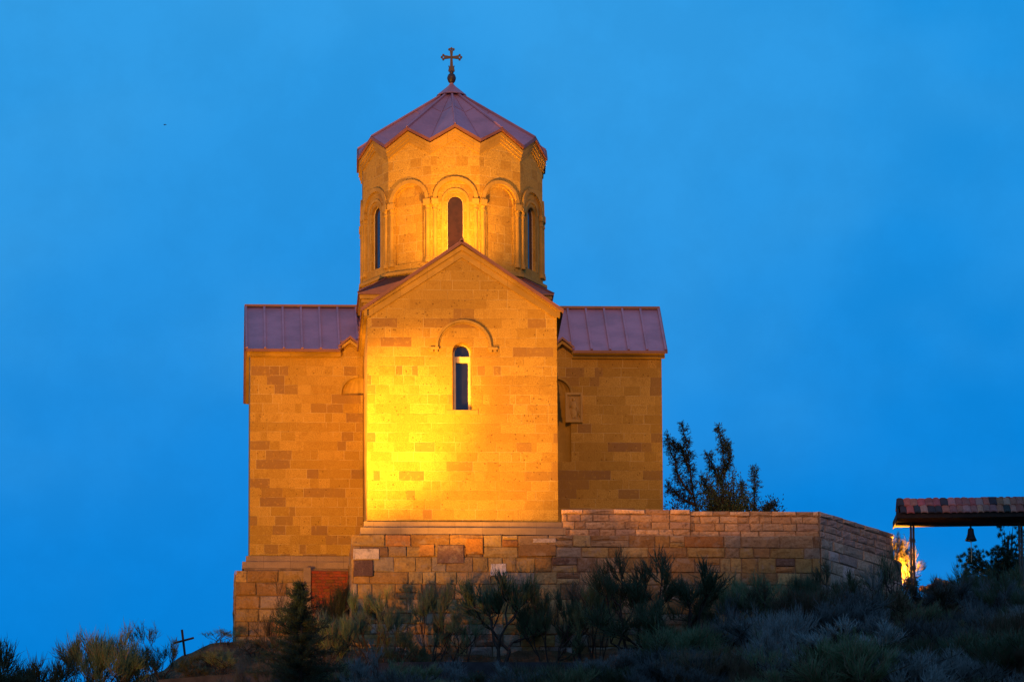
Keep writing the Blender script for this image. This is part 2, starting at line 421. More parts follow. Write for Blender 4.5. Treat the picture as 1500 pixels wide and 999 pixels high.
# --- gable coping, stepped under the sheet roof
cp = MB()
def chevron(mb, T, hw0, hw1, ze, zp, b, w0, w1):    # a gable shaped band of height b standing out from w0 to w1
    for sx in (-1, 1):
        F = [T(sx*hw1, w1, ze-b), T(0, w1, zp-b), T(0, w1, zp), T(sx*hw1, w1, ze)]
        B = [T(sx*hw0, w0, ze-b), T(0, w0, zp-b), T(0, w0, zp), T(sx*hw0, w0, ze)]
        mb.add(F+B, [(0,1,2,3) if sx < 0 else (3,2,1,0), (0,4,5,1) if sx < 0 else (1,5,4,0), (3,2,6,7) if sx < 0 else (7,6,2,3), (0,3,7,4) if sx < 0 else (4,7,3,0), (1,2,6,5)])
chevron(cp, TF, NW, NW, NE-.03, NA-.03, .36, .002, .05)
chevron(cp, TF, NW+.06, NW+.06, NE-.025, NA-.0, .16, .05, .12)
for sx in (-1, 1):       # eaves cornice running back along the nave
    for q, (dx, z0, z1) in enumerate(((.10, NE-.34, NE-.18), (.17, NE-.178, NE-.04))):
        cp.box(min(sx*(NW+.002), sx*(NW+dx)), max(sx*(NW+.002), sx*(NW+dx)), NY-.12+.001*q, -2.9, z0, z1)
cp.build('gable_coping', COPING, church)
# --- sheet roofs with standing seams
def slab(mb, a, b, c, d, th):     # a quad a,b (eave) c,d (ridge) with thickness downwards
    a, b, c, d = map(Vector, (a, b, c, d)); dz = Vector((0, 0, -th))
    mb.hexa([a+dz, b+dz, c+dz, d+dz, a, b, c, d])
def seam(mb, p, q, s=.035, lift=.05):
    mb.tube([Vector(p)+Vector((0, 0, lift*.5)), Vector(q)+Vector((0, 0, lift*.5))], s, 4)
nr = MB(); HW = 3.20; RY = -8.48; sl_ = (NA+.10-NE)/NW
ze = NA+.10-sl_*HW
for sx in (-1, 1):
    A = [(sx*HW, RY, ze), (sx*HW, -2.0, ze), (0, -2.0, NA+.10), (0, RY, NA+.10)]
    if sx < 0: A = [A[1], A[0], A[3], A[2]]
    slab(nr, *A, .07)
    for y in np.arange(RY+.04, -2.2, .62): seam(nr, (sx*HW, y, ze), (0, y, NA+.10))
nroof = nr.build('nave_roof', ROOF, church)
fs = MB()
chevron(fs, lambda u, w_, z: (u, RY-w_, z), HW+.015, HW+.015, ze+.03, NA+.13, .11, .002, .03)
fs.build('roof_fascia', FASCIA, nroof)
rc = MB(); rc.tube([(0, RY-.03, NA+.13), (0, -2.5, NA+.13)], .07, 6); rc.build('ridge_cap', FASCIA, nroof)
# --- transepts
TX, TY, TE, TA = 6.65, -3.2, 7.31, 9.40
for sx in (-1, 1):
    f = MB(); X = lambda x: sx*x
    nc, nrr, nzs = 3.17, .53, 5.83
    nz0 = 3.6 if sx > 0 else 5.78
    arcp = [(nc+nrr*math.cos(PI*i/20), nzs+nrr*math.sin(PI*i/20)) for i in range(0, 21)]
    arcp = [q for q in arcp if q[0] > NW+.02]
    zc = nzs+math.sqrt(nrr**2-(nc-NW-.015)**2)
    GA, GB, GH = 3.43, .30, 7.56       # small gable over the niche
    notch = [(NW+.015, nz0), (nc+nrr, nz0)] + arcp + [(NW+.015, zc)]
    poly = [(TX, .40), (TX, TE), (GA+GB, TE), (GA, GH), (GA-GB, TE), (NW+.015, TE), (NW+.015, zc)] + arcp[::-1] + [(nc+nrr, nz0), (NW+.015, nz0), (NW+.015, .40)]
    f.holed([(X(u), TY, z) for u, z in poly], [], Vector((0, -1, 0)))
    end = [(X(TX), TY, .40), (X(TX), -TY, .40), (X(TX), -TY, TE), (X(TX), 0, TA), (X(TX), TY, TE)]
    f.holed(end, [], Vector((sx, 0, 0)))
    f.holed([(X(NW), -TY, .40), (X(TX), -TY, .40), (X(TX), -TY, TE), (X(NW), -TY, TE)], [], Vector((0, 1, 0)))
    f.build('transept_wall', ASHSIDE, church)
    # niche: shallow apse with a ribbed shell head
    nb = MB(); K = 18; dep = .4 if sx > 0 else .3
    def npnt(i, z, rr): a = PI*i/K; return (X(nc+rr*math.cos(a)), TY+rr*math.sin(a)*dep, z)
    nb.ring_wall([npnt(i, nz0, nrr) for i in range(K+1)], [npnt(i, nzs, nrr) for i in range(K+1)], False)
    prev = [npnt(i, nzs, nrr) for i in range(K+1)]
    for j in range(1, 9):
        e = PI/2*j/8; cur = []
        for i in range(K+1):
            a = PI*i/K; rp = nrr*(1-.10*(i % 2))
            # the shell fans out from the middle of the springing line
            cur.append((X(nc+nrr*math.cos(a)*math.cos(e)), TY+dep*(rp*math.sin(a)*math.cos(e)), nzs+nrr*math.sin(e)*(1-.0*i)))
        nb.ring_wall(prev, cur, False); prev = cur
    nb.add([(X(nc-nrr), TY+.001, nz0), (X(nc+nrr), TY+.001, nz0), (X(nc+nrr), TY+nrr*dep, nz0), (X(nc-nrr), TY+nrr*dep, nz0)], [(0, 1, 2, 3)])
    nb.build('niche', TRIM, church)
    ab = MB(); arc_band(ab, X(nc), nzs, nrr+.002, nrr+.07, lambda u, w_, z: (u, TY-w_, z), .0, .03, 16, 0 if sx > 0 else PI/2, PI/2 if sx > 0 else PI)
    ab.build('niche_moulding', TRIM, church)
    # roof
    rf = MB(); OV = .30; RX = 6.80; s2 = (TA+.12-TE-.10)/3.2; z_r = TA+.12; z_e = z_r-s2*(3.2+OV)
    fx0, fx1 = NW-.2, RX
    for sy in (-1, 1):
        ye = sy*(3.2+OV)
        segs = [(fx0, fx1)] if sy > 0 else [(GA+GB+.06, fx1)]
        for a, b_ in segs:
            A = [(X(a), ye, z_e), (X(b_), ye, z_e), (X(b_), 0, z_r), (X(a), 0, z_r)]
            if (sx > 0) == (sy > 0): A = [A[1], A[0], A[3], A[2]]
            slab(rf, *A, .07)
        if sy < 0:
            yk = -2.75; zk = z_r+s2*yk
            A = [(X(fx0), yk, zk), (X(GA+GB+.06), yk, zk), (X(GA+GB+.06), 0, z_r), (X(fx0), 0, z_r)]
            if sx > 0: pass
            else: A = [A[1], A[0], A[3], A[2]]
            slab(rf, *A, .07)
            for k in range(7):
                x = 6.77-.598*k
                if x < NW: continue
                y1 = ye if x > GA+GB else yk
                seam(rf, (X(x), y1-.01, z_r+s2*y1), (X(x), 0, z_r), .046, .075)
        else:
            for k in range(7): seam(rf, (X(6.77-.598*k), ye, z_e), (X(6.77-.598*k), 0, z_r), .042, .06)
    # the small gable's own roof, running back into the slope
    gh, gz = GB+.08, GH+.10; s3 = (GH-TE)/GB
    for q in (-1, 1):
        a = Vector((X(GA)+q*gh, TY-.24, gz-s3*gh)); b_ = Vector((X(GA)+q*gh, TY+.6, gz-s3*gh)); c_ = Vector((X(GA), TY+1.0, gz)); d_ = Vector((X(GA), TY-.24, gz))
        if q < 0: a, b_, c_, d_ = b_, a, d_, c_
        slab(rf, a, b_, c_, d_, .05)
    troof = rf.build('transept_roof', ROOF, church)
    rc = MB(); rc.box(min(X(NW), X(RX+.02)), max(X(NW), X(RX+.02)), -.09, .09, z_r-.02, z_r+.07); rc.build('ridge_cap', FASCIA, troof)
    fa = MB()
    a, b_ = sorted((X(GA+GB+.04), X(RX+.02)))
    fa.box(a, b_, -3.2-OV-.03, -3.2-OV-.002, z_e-.075, z_e+.012); fa.box(a, b_, 3.2+OV+.002, 3.2+OV+.03, z_e-.10, z_e+.012)
    chevron(fa, lambda u, w_, z: (X(GA)+u, TY-.24-w_, z), gh+.01, gh+.01, gz-s3*gh+.02, gz+.03, .08, .002, .03)
    chevron(fa, lambda u, w_, z: (X(RX)+sx*w_, u, z), 3.2+OV+.03, 3.2+OV+.03, z_e+.03, z_r+.04, .11, .002, .03)
    fa.build('roof_fascia', FASCIA, troof)
    cn = MB()
    a, b_ = sorted((X(GA+GB+.01), X(TX+.10)))
    cn.box(a, b_, TY-.20, TY-.002, z_e-.06, z_e+.04); cn.box(a, b_, TY-.12, TY-.003, z_e-.17, z_e-.062)
    chevron(cn, lambda u, w_, z: (X(GA)+u, TY-w_, z), GB+.04, GB+.04, TE+.02, GH+.02, .10, .002, .20)
    chevron(cn, lambda u, w_, z: (X(TX)+sx*w_, u, z), 3.24, 3.24, TE-.02, TA-.02, .26, .002, .10)
    cn.build('eaves_cornice', COPING, church)
    pl = MB()
    a, b_ = sorted((X(NW+.02), X(TX+.12))); pl.box(a, b_, TY-.12, -TY+.12, .22, .437)
    a, b_ = sorted((X(NW+.02), X(TX+.24))); pl.box(a, b_, TY-.24, -TY+.24, .0, .218)
    pl.build('plinth', PLINTH, church)
pl = MB(); pl.box(-NW-.11, NW+.11, NY-.11, 0, .215, .425); pl.box(-NW-.22, NW+.22, NY-.22, 0, -.005, .213); pl.build('plinth', PLINTH, church)
# --- rear arm, only its bulk
f = MB(); f.prism([(-NW, -3, .4), (NW, -3, .4), (NW, -3, NE), (0, -3, NA), (-NW, -3, NE)], [(-NW, 7, .4), (NW, 7, .4), (NW, 7, NE), (0, 7, NA), (-NW, 7, NE)]); f.build('rear_wall', ASH, church)
f = MB()
for sx in (-1, 1):
    A = [(sx*HW, 2.0, ze), (sx*HW, 7.15, ze), (0, 7.15, NA+.10), (0, 2.0, NA+.10)]
    if sx < 0: A = [A[1], A[0], A[3], A[2]]
    slab(f, *A, .07)
f.build('rear_roof', ROOF, church)
# --- square base of the drum with its stepped cornice
BH = 2.93
db = MB(); db.box(-BH, BH, -BH, BH, 6.5, 8.80); dbase = db.build('drum_base', ASH, church)
cn = MB()
for dx, z0, z1 in ((.07, 8.78, 8.90), (.13, 8.902, 9.02), (.19, 9.022, 9.15)): cn.box(-BH-dx, BH+dx, -BH-dx, BH+dx, z0, z1)
cn.build('base_cornice', COPING, dbase)
RD = 3.05; AP = RD*math.cos(PI/12); T15 = math.tan(PI/12)
def ring(r, z, n=12, off=PI/12): return [(r*math.sin(2*PI*i/n+off), -r*math.cos(2*PI*i/n+off), z) for i in range(n)]
sk = MB(); sq = BH+.25
top = ring(RD+.10, 9.93)
def sqp(x, y, z): k = sq/max(abs(x), abs(y)); return (x*k, y*k, z)
sk.ring_wall([sqp(x, y, 9.19) for x, y, z in top], top)
corners = [(sq, -sq, 9.19), (sq, sq, 9.19), (-sq, sq, 9.19), (-sq, -sq, 9.19)]
for cxy in corners:
    idx = sorted(range(12), key=lambda i: (top[i][0]-cxy[0])**2+(top[i][1]-cxy[1])**2)[:2]
    p1, p2 = sqp(*top[idx[0]]), sqp(*top[idx[1]])
    p1 = (p1[0], p1[1], 9.19); p2 = (p2[0], p2[1], 9.19)
    sk.add([p1, cxy, top[idx[0]], top[idx[1]]], [(0, 1, 2), (2, 1, 3)])
sk.add([(-sq, -sq, 9.152), (sq, -sq, 9.152), (sq, sq, 9.152), (-sq, sq, 9.152), (-sq, -sq, 9.195), (sq, -sq, 9.195), (sq, sq, 9.195), (-sq, sq, 9.195)], [(0,1,5,4), (1,2,6,5), (2,3,7,6), (3,0,4,7), (3,2,1,0), (4,5,6,7)])
for x, y, z in top[::1]: seam(sk, sqp(x, y, 9.19), (x, y, z), .03, .04)
sk.build('base_roof', FASCIA, dbase)
lg = MB()
lg.ring_wall(ring(RD+.06, 9.90), ring(RD+.06, 9.99)); lg.ring_wall(ring(RD+.06, 9.99), ring(RD+.14, 9.992)); lg.ring_wall(ring(RD+.14, 9.992), ring(RD+.14, 10.09)); lg.ring_wall(ring(RD+.14, 10.09), ring(RD-.1, 10.10))
lg.build('drum_ledge', TRIM, church)
# --- drum: twelve faces, windows and blind arches in turn
ZT, ZP = 14.22, 14.70
drum = MB(); arches = MB(); cor = MB(); eav = MB()
dobj = []
for k in range(12):
    a = 2*PI*k/12; nx_, ny_ = math.sin(a), -math.cos(a); tx, ty = math.cos(a), math.sin(a)
    T = (lambda tx, ty, nx_, ny_: lambda u, w_, z: (tx*u+nx_*(AP+w_), ty*u+ny_*(AP+w_), z))(tx, ty, nx_, ny_)
    hw = AP*T15
    outer = [T(-hw, 0, 10.05), T(hw, 0, 10.05), T(hw, 0, ZT), T(0, 0, ZP), T(-hw, 0, ZT)]
    N = Vector((nx_, ny_, 0)); zs = 12.43
    if k % 2 == 0:
        o3 = arch(0, 10.43, zs-.16, .275)
        drum.holed(outer, [[T(u, 0, z) for u, z in o3]], N)
        drum.ring_wall([T(u, 0, z) for u, z in o3], [T(u*.96, -.15, z) for u, z in o3])
        arc_band(arches, 0, zs, .61, .735, T, .0, .075); arc_band(arches, 0, zs-.1, .37, .45, T, .0, .04)
        for sx in (-1, 1): arches.box(sx*.41-.04, sx*.41+.04, .0, .02, 10.42, zs-.101, lambda q, T=T: T(q[0], q[1], q[2]))
        g3 = MB(); g3.prism([T(u*.97, -.12, z) for u, z in o3], [T(u*.97, -.17, z) for u, z in o3])
        wobj = g3.build('drum_window', BROWNGLASS if k == 0 else GLASS, church)
        f3 = MB(); i3 = [(u*.90, 10.47+(z-10.47)*.995) for u, z in o3]
        f3.ring_wall([T(u*.97, -.10, z) for u, z in o3], [T(u, -.10, z) for u, z in i3]); f3.ring_wall([T(u, -.10, z) for u, z in i3], [T(u, -.122, z) for u, z in i3])
        f3.build('window_frame', FRAME, wobj)
    else:
        o3 = arch(0, 10.35, zs, .52)
        drum.holed(outer, [[T(u, 0, z) for u, z in o3]], N)
        drum.ring_wall([T(u, 0, z) for u, z in o3], [T(u, -.07, z) for u, z in o3])
        drum.holed([T(u, -.07, z) for u, z in o3], [], N)
        arc_band(arches, 0, zs, .60, .725, T, .0, .07)
    # stepped zigzag cornice
    for i in range(3):
        w0, w1 = .01+.035*i, .01+.035*(i+1)
        zt, zp = ZT-.26+.11*i, ZP-.24+.11*i
        chevron(cor, T, (AP-.02)*T15, (AP+w1)*T15, zt+.105, zp+.105, .125, -.02, w1)
cor.build('zigzag_cornice', COPING, church)
drum.build('drum_wall', DRUMST, church)
arches.build('arch_moulding', TRIM, church)
# colonnettes, two at every corner
cm = MB()
cm.lathe([(.10, 10.30), (.10, 10.42), (.08, 10.44), (.09, 10.48), (.067, 10.52), (.065, 12.02), (.085, 12.05), (.085, 12.09), (.072, 12.12), (.09, 12.22)], 10)
cm.box(-.112, .112, -.10, .10, 12.222, 12.425)
cme = cm.mesh('colonnette', TRIM)
for k in range(12):
    a = 2*PI*k/12
    for sx in (-1, 1):
        o = link('colonnette', cme, church); u = sx*(AP*T15-.125)
        o.location = (math.cos(a)*u+math.sin(a)*(AP+.005), math.sin(a)*u-math.cos(a)*(AP+.005), 0); o.rotation_euler = (0, 0, a)
# --- folded dome roof
dr = MB(); ro = AP+.155; rv = (AP+.14)/math.cos(PI/12); zpk, ztr, ztip = ZP+.20, ZT+.19, 16.98
P = []
for k in range(24):
    a = 2*PI*k/24
    r, z = (ro, zpk) if k % 2 == 0 else (rv, ztr)
    P.append(Vector((r*math.sin(a), -r*math.cos(a), z)))
tipv = Vector((0, 0, ztip))
for k in range(24):
    a, b_ = P[k], P[(k+1) % 24]
    dr.add([a, b_, tipv, a-Vector((0, 0, .05)), b_-Vector((0, 0, .05)), tipv-Vector((0, 0, .3))], [(0, 1, 2), (5, 4, 3), (0, 3, 4, 1)])
    if k % 2 == 0: dr.tube([a+Vector((0, 0, .02)), tipv+(a-tipv)*.08+Vector((0, 0, .02))], .045, 5)
    else: dr.tube([a+Vector((0, 0, .01)), tipv+(a-tipv)*.08+Vector((0, 0, .01))], .02, 4)
    # sheet joint across each fold
    j0, j1 = tipv+(a-tipv)*.46, tipv+(b_-tipv)*.46
    dr.tube([j0+Vector((0, 0, .004)), j1+Vector((0, 0, .004))], .010, 3)
droof = dr.build('dome_roof', ROOF, church)
ed = MB()
for k in range(24):
    a, b_ = P[k], P[(k+1) % 24]
    q = 1.012
    A = [Vector((v.x*q, v.y*q, v.z+.015)) for v in (a, b_)]; B = [Vector((v.x*q, v.y*q, v.z-.085)) for v in (a, b_)]
    C_ = [Vector((v.x*.97, v.y*.97, v.z-.085)) for v in (a, b_)]; D_ = [Vector((v.x*.985, v.y*.985, v.z+.016)) for v in (a, b_)]
    ed.add([A[0], A[1], B[1], B[0], C_[0], C_[1], D_[0], D_[1]], [(0, 3, 2, 1), (3, 4, 5, 2), (0, 1, 7, 6)])
ed.build('roof_fascia', FASCIA, droof)
ca = MB(); ca.lathe([(.50, 16.735), (.50, 16.765), (.14, 17.08), (.07, 17.16), (.06, 17.22)], 16); ca.build('roof_cap', ROOF, droof)
cr = MB()
cr.lathe([(.05, 17.18), (.11, 17.24), (.145, 17.34), (.145, 17.40), (.11, 17.49), (.05, 17.54), (.075, 17.56), (.075, 17.60), (.03, 17.62)], 14)
fin = cr.build('finial_ball', IRON, church, True)
cx = MB()
zc_, yy = 18.09, .03
def bar(p): cx.prism([(u, -yy, z) for u, z in p], [(u, yy, z) for u, z in p])
bar([(-.105, 17.60), (.105, 17.60), (.05, 17.80), (.038, 18.05), (.038, 18.14), (.055, 18.33), (-.055, 18.33), (-.038, 18.14), (-.038, 18.05), (-.05, 17.80)])
for sx in (-1, 1):
    p = [(sx*.036, 18.055), (sx*.20, 18.03), (sx*.25, 18.025), (sx*.25, 18.155), (sx*.20, 18.15), (sx*.036, 18.125)]
    bar(p if sx > 0 else p[::-1])
for (u, z) in ((0, 18.39), (-.07, 18.36), (.07, 18.36), (.32, 18.09), (.27, 18.16), (.27, 18.02), (-.32, 18.09), (-.27, 18.16), (-.27, 18.02), (0, 18.09)):
    cx.prism([(u+.04*math.cos(2*PI*i/8), -.035, z+.04*math.sin(2*PI*i/8)) for i in range(8)], [(u+.04*math.cos(2*PI*i/8), .035, z+.04*math.sin(2*PI*i/8)) for i in range(8)])
for sx in (-1, 1): cx.tube([(sx*.095, 0, 17.61), (sx*.07, 0, 17.72), (sx*.09, 0, 17.80)], .018, 5)
cx.build('cross', IRON, fin)
# --- carved panel on the right arm
pn = MB(); y1 = TY-.05
pn.box(3.56, 4.03, y1+.01, TY-.002, 4.94, 5.85)
panel = pn.build('relief_panel', PANEL, church); tag(panel, 'framed carved stone relief of a standing robed figure with a staff')
pf = MB()
for a in ((3.52, 4.07, 5.80, 5.88), (3.52, 4.07, 4.90, 4.98)): pf.box(a[0], a[1], y1-.05, y1+.048, a[2], a[3])
for a in ((3.52, 3.585), (4.005, 4.07)): pf.box(a[0], a[1], y1-.05, y1+.048, 4.982, 5.798)
pf.build('panel_frame', PANEL, panel)
fg = MB()
def blob(cx_, z, rx, rz, d=.04, n=12, tilt=0):
    rings = []
    for j in range(4):
        e = PI/2*j/4; rings.append([(cx_+rx*math.cos(e)*math.cos(2*PI*i/n)+tilt*(rz*math.cos(e)*math.sin(2*PI*i/n)), y1+.012-d*math.sin(e), z+rz*math.cos(e)*math.sin(2*PI*i/n)) for i in range(n)])
    for j in range(3): fg.ring_wall(rings[j], rings[j+1])
    fg.add(rings[3], [tuple(range(n))])
blob(3.78, 5.66, .045, .06, .07); blob(3.79, 5.45, .10, .17, .07); blob(3.80, 5.22, .12, .2, .06, 12, -.1); blob(3.70, 5.50, .04, .13, .06, 10, .35)
blob(3.76, 5.08, .035, .10, .05); blob(3.86, 5.08, .04, .10, .05, 10, -.2); blob(3.80, 4.995, .14, .03, .05); blob(3.90, 5.36, .045, .15, .06, 10, -.5)
fg.tube([(3.66, y1-.03, 5.74), (3.69, y1-.03, 5.45)], .012, 5); fg.tube([(3.88, y1-.035, 5.33), (3.98, y1-.035, 5.10)], .016, 5)
fg.build('carved_figure', PANEL, panel, True)

# ------------------------------------------------------------------ masonry walls
PAL = [((.40, .215, .055), 5), ((.46, .29, .085), 6), ((.30, .155, .05), 4), ((.50, .345, .13), 4), ((.40, .26, .13), 4), ((.50, .38, .27), .7), ((.20, .11, .055), 1.6), ((.14, .075, .06), .7), ((.36, .29, .20), 2), ((.45, .19, .05), 1.5)]
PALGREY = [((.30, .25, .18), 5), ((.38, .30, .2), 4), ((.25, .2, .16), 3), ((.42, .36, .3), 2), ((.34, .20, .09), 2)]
PALROW = [((.41, .24, .105), 5), ((.36, .205, .09), 4), ((.45, .275, .13), 4), ((.33, .20, .11), 2)]
def pick(rng, pal):
    c = rng.choices([p[0] for p in pal], [p[1] for p in pal])[0]; k = rng.uniform(.82, 1.15)*(.95 if pal is PAL else 1.5 if pal is PALROW else 1.2)
    mean = (.36, .235, .105); f_ = .25 if pal is PAL else 0
    return tuple((x*(1-f_)+m_*f_)*k for x, m_ in zip(c, mean))
def masonry(mb, T, L, ztop, zbot, rng, pal, hmin=.30, hmax=.50, wmin=.32, wmax=1.0, prot=.05, lowpal=None, gap=.008, skip=None, toprow=None):
    z = ztop; first = True
    while z > zbot:
        h = min(rng.uniform(hmin, hmax), max(z-zbot, .1))
        if first and toprow: h = toprow
        u = -rng.uniform(0, .3); alt = 0
        while u < L:
            wd = rng.uniform(wmin, wmax)*(1.25 if h < (hmin+hmax)/2 else .85); e = min(u+wd, L)
            if L-e < .18: e = L
            parts = [(z-h, z)]
            if h > .34 and rng.random() < .13: q = z-h*rng.uniform(.4, .6); parts = [(z-h, q), (q, z)]
            for (a, b_) in parts:
                u0, u1 = max(u, 0)+gap, e-gap
                if u1-u0 < .05 or (skip and skip((u0+u1)/2, (a+b_)/2)): continue
                j = lambda s=.014: rng.uniform(-s, s)
                p = rng.uniform(.012, prot*.75)
                if first and toprow:
                    alt += 1; mb.col = tuple(x*(1.35 if alt % 2 else .85) for x in pick(rng, pal)); p = .05 if alt % 2 else .015
                else:
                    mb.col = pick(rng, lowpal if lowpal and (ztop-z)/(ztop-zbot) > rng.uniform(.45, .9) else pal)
                a2, b2 = a+gap*.8, b_-gap*.8; i_ = .022
                back = [(u0+j(), 0, a2+j()), (u1+j(), 0, a2+j()), (u1+j(), 0, b2+j()), (u0+j(), 0, b2+j())]
                # the front is a small uneven grid so that the face reads as rough stone
                K = 3; grid = []
                for jj in range(K+1):
                    for ii in range(K+1):
                        s_, t_ = ii/K, jj/K
                        uu = (back[0][0]*(1-s_)+back[1][0]*s_)*(1-t_)+(back[3][0]*(1-s_)+back[2][0]*s_)*t_
                        zz = (back[0][2]*(1-s_)+back[1][2]*s_)*(1-t_)+(back[3][2]*(1-s_)+back[2][2]*s_)*t_
                        edge = ii in (0, K) or jj in (0, K)
                        uu += i_*(1 if ii == 0 else -1 if ii == K else 0); zz += i_*(1 if jj == 0 else -1 if jj == K else 0)
                        grid.append((uu, p+(rng.uniform(-.012, .012) if edge else rng.uniform(0, .03)), zz))
                vs_ = [T(*q) for q in back]+[T(*q) for q in grid]; G = lambda ii, jj: 4+jj*(K+1)+ii
                fs_ = [(G(ii, jj), G(ii+1, jj), G(ii+1, jj+1), G(ii, jj+1)) for jj in range(K) for ii in range(K)]
                fs_ += [(0, 1)+tuple(G(ii, 0) for ii in range(K, -1, -1)), (1, 2)+tuple(G(K, jj) for jj in range(K, -1, -1)), (2, 3)+tuple(G(ii, K) for ii in range(K+1)), (3, 0)+tuple(G(0, jj) for jj in range(K+1))]
                mb.add(vs_, fs_)
            u = e
        z -= h; first = False
    mb.col = None
def frame_of(p, q):       # local (u along, w outwards, z) of a wall seen from its front
    p, q = Vector((*p, 0)), Vector((*q, 0)); t_ = (q-p).normalized(); n_ = Vector((t_.y, -t_.x, 0))
    return (lambda u, w_, z: tuple(p+t_*u+n_*w_+Vector((0, 0, z)))), (q-p).length

# front terrace wall under the gable and on to the right
rng = random.Random(11)
twall = tag(empty('terrace_wall', (0, -8.6, -3.9)), 'long patchwork stone terrace wall below the church, facing front behind the shrubs', 'wall')
inv = lambda q: q
def child(mb, name, material, parent, smooth=False):
    o = mb.build(name, material, None, smooth); o.parent = parent; o.matrix_parent_inverse = Matrix.Translation(-Vector(parent.location)); return o
XL, XR = -3.46, 11.22
T, L = frame_of((XL, -8.58), (XR, -8.58))
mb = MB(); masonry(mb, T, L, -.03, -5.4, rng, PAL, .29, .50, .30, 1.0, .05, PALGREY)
def special(u0, u1, z0, z1, colour):     # stones that stand out
    u0 -= XL; u1 -= XL; mb.col = colour
    r_ = [(u0, z0), (u1, z0+.01), (u1-.01, z1), (u0+.01, z1-.01)]
    P = [T(u, .0, z) for u, z in r_]+[T(u+(.02 if i in (0, 3) else -.02), .07, z+(.02 if i < 2 else -.02)) for i, (u, z) in enumerate(r_)]
    mb.add(P, [(4,5,6,7), (0,1,5,4), (1,2,6,5), (2,3,7,6), (3,0,4,7)]); mb.col = None
for a_, b_, c_ in (((518, 820), (547, 845), (.13, .075, .065)), ((517, 803), (556, 820), (.62, .50, .40)), ((718, 825), (742, 844), (.70, .62, .58)), ((682, 788), (708, 812), (.46, .21, .04)), ((614, 797), (637, 815), (.48, .24, .06)), ((640, 798), (680, 826), (.20, .12, .09)), ((760, 797), (815, 815), (.26, .15, .06)), ((780, 788), (815, 796), (.55, .44, .34))):
    p0, p1 = at(a_[0], b_[1], -8.6), at(b_[0], a_[1], -8.6); special(p0.x, p1.x, p0.z, p1.z, c_)
child(mb, 'stone_facing', RUBBLE, twall)
mb = MB(); mb.box(XL+.02, XR-.02, -8.565, -7.9, -5.6, -.06); child(mb, 'mortar_core', MORTAR, twall)
mb = MB(); T2, L2 = frame_of((XL, -3.3), (XL, -8.58)); masonry(mb, T2, L2, -.03, -5.2, rng, PAL); child(mb, 'return_facing', RUBBLE, twall)
mb = MB(); mb.box(XL+.004, XL+.3, -8.56, -3.3, -5.6, -.06); child(mb, 'return_core', MORTAR, twall)
# parapet in two lengths
rng = random.Random(5)
pa = MB(); T, L = frame_of((3.10, -8.36), (7.16, -8.36)); masonry(pa, T, L, .86, -.06, rng, PALROW, .17, .25, .35, .8, .03, None, .008, None, .17)
pa2 = MB(); T, L = frame_of((7.16, -8.25), (XR, -8.25)); masonry(pa2, T, L, .84, -.06, rng, PALROW, .17, .25, .35, .8, .03, None, .008, None, .17)
o = child(pa, 'parapet', RUBBLE, twall); tag(o, 'near length of parapet beside the church, slightly proud of the rest')
child(pa2, 'parapet', RUBBLE, twall)
mb = MB(); mb.box(3.1, 7.15, -8.345, -7.95, -.3, .855); mb.box(7.152, XR-.02, -8.235, -7.95, -.3, .835); child(mb, 'parapet_core', MORTAR, twall)
# angled wall going back at the right end
awall = tag(empty('angled_wall', (12.6, -6.9, -2)), 'blue grey shaded stone wall running back from the corner, right of the terrace wall', 'wall')
rng = random.Random(21)
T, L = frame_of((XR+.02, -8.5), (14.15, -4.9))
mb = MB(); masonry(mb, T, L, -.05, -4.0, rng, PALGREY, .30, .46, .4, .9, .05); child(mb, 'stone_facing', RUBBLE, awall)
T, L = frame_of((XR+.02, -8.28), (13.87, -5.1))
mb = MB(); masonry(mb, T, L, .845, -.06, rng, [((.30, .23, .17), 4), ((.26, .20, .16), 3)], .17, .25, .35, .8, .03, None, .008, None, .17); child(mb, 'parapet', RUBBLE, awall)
mb = MB()
def wedge(p, q, th, z0, z1):
    T, L = frame_of(p, q); mb.hexa([T(0, -.01, z0), T(L, -.01, z0), T(L, -th, z0), T(0, -th, z0), T(0, -.01, z1), T(L, -.01, z1), T(L, -th, z1), T(0, -th, z1)])
wedge((XR+.03, -8.5), (14.15, -4.9), .5, -4.2, -.07); wedge((XR+.03, -8.28), (13.87, -5.1), .35, -.069, .84); child(mb, 'mortar_core', MORTAR, awall)
# base wall below the left arm, with the bricked-up opening
lwall = tag(empty('base_wall', (-5.2, -3.6, -2.6)), 'short ochre stone base wall under the left arm, with an infill of red brick', 'wall')
rng = random.Random(8)
BX0, BX1 = -7.10, -3.5
T, L = frame_of((BX0, -3.62), (BX1, -3.62))
mb = MB(); masonry(mb, T, L, -.10, -3.6, rng, PAL, .36, .55, .45, 1.0, .06, None, .012, lambda u, z: u+BX0 > -4.92 and z > -2.0); child(mb, 'stone_facing', RUBBLE, lwall)
T3, L3 = frame_of((BX0, 3.6), (BX0, -3.62)); mb = MB(); masonry(mb, T3, L3, -.10, -3.6, rng, PAL, .36, .55, .45, 1.0, .06); child(mb, 'return_facing', RUBBLE, lwall)
mb = MB(); mb.box(BX0+.02, BX1, -3.60, -3.1, -3.8, -.13); mb.box(BX0+.004, BX0+.5, -3.1, 3.6, -3.8, -.13)
mb.box(-6.84, BX1, -3.53, -3.1, -.128, -.03); child(mb, 'mortar_core', MORTAR, lwall)
mb = MB(); mb.box(-4.93, -4.70, -3.70, -3.602, -2.4, -.02); child(mb, 'corner_post', PLINTH, lwall)
mb = MB(); rng = random.Random(2); z = -.12; row = 0
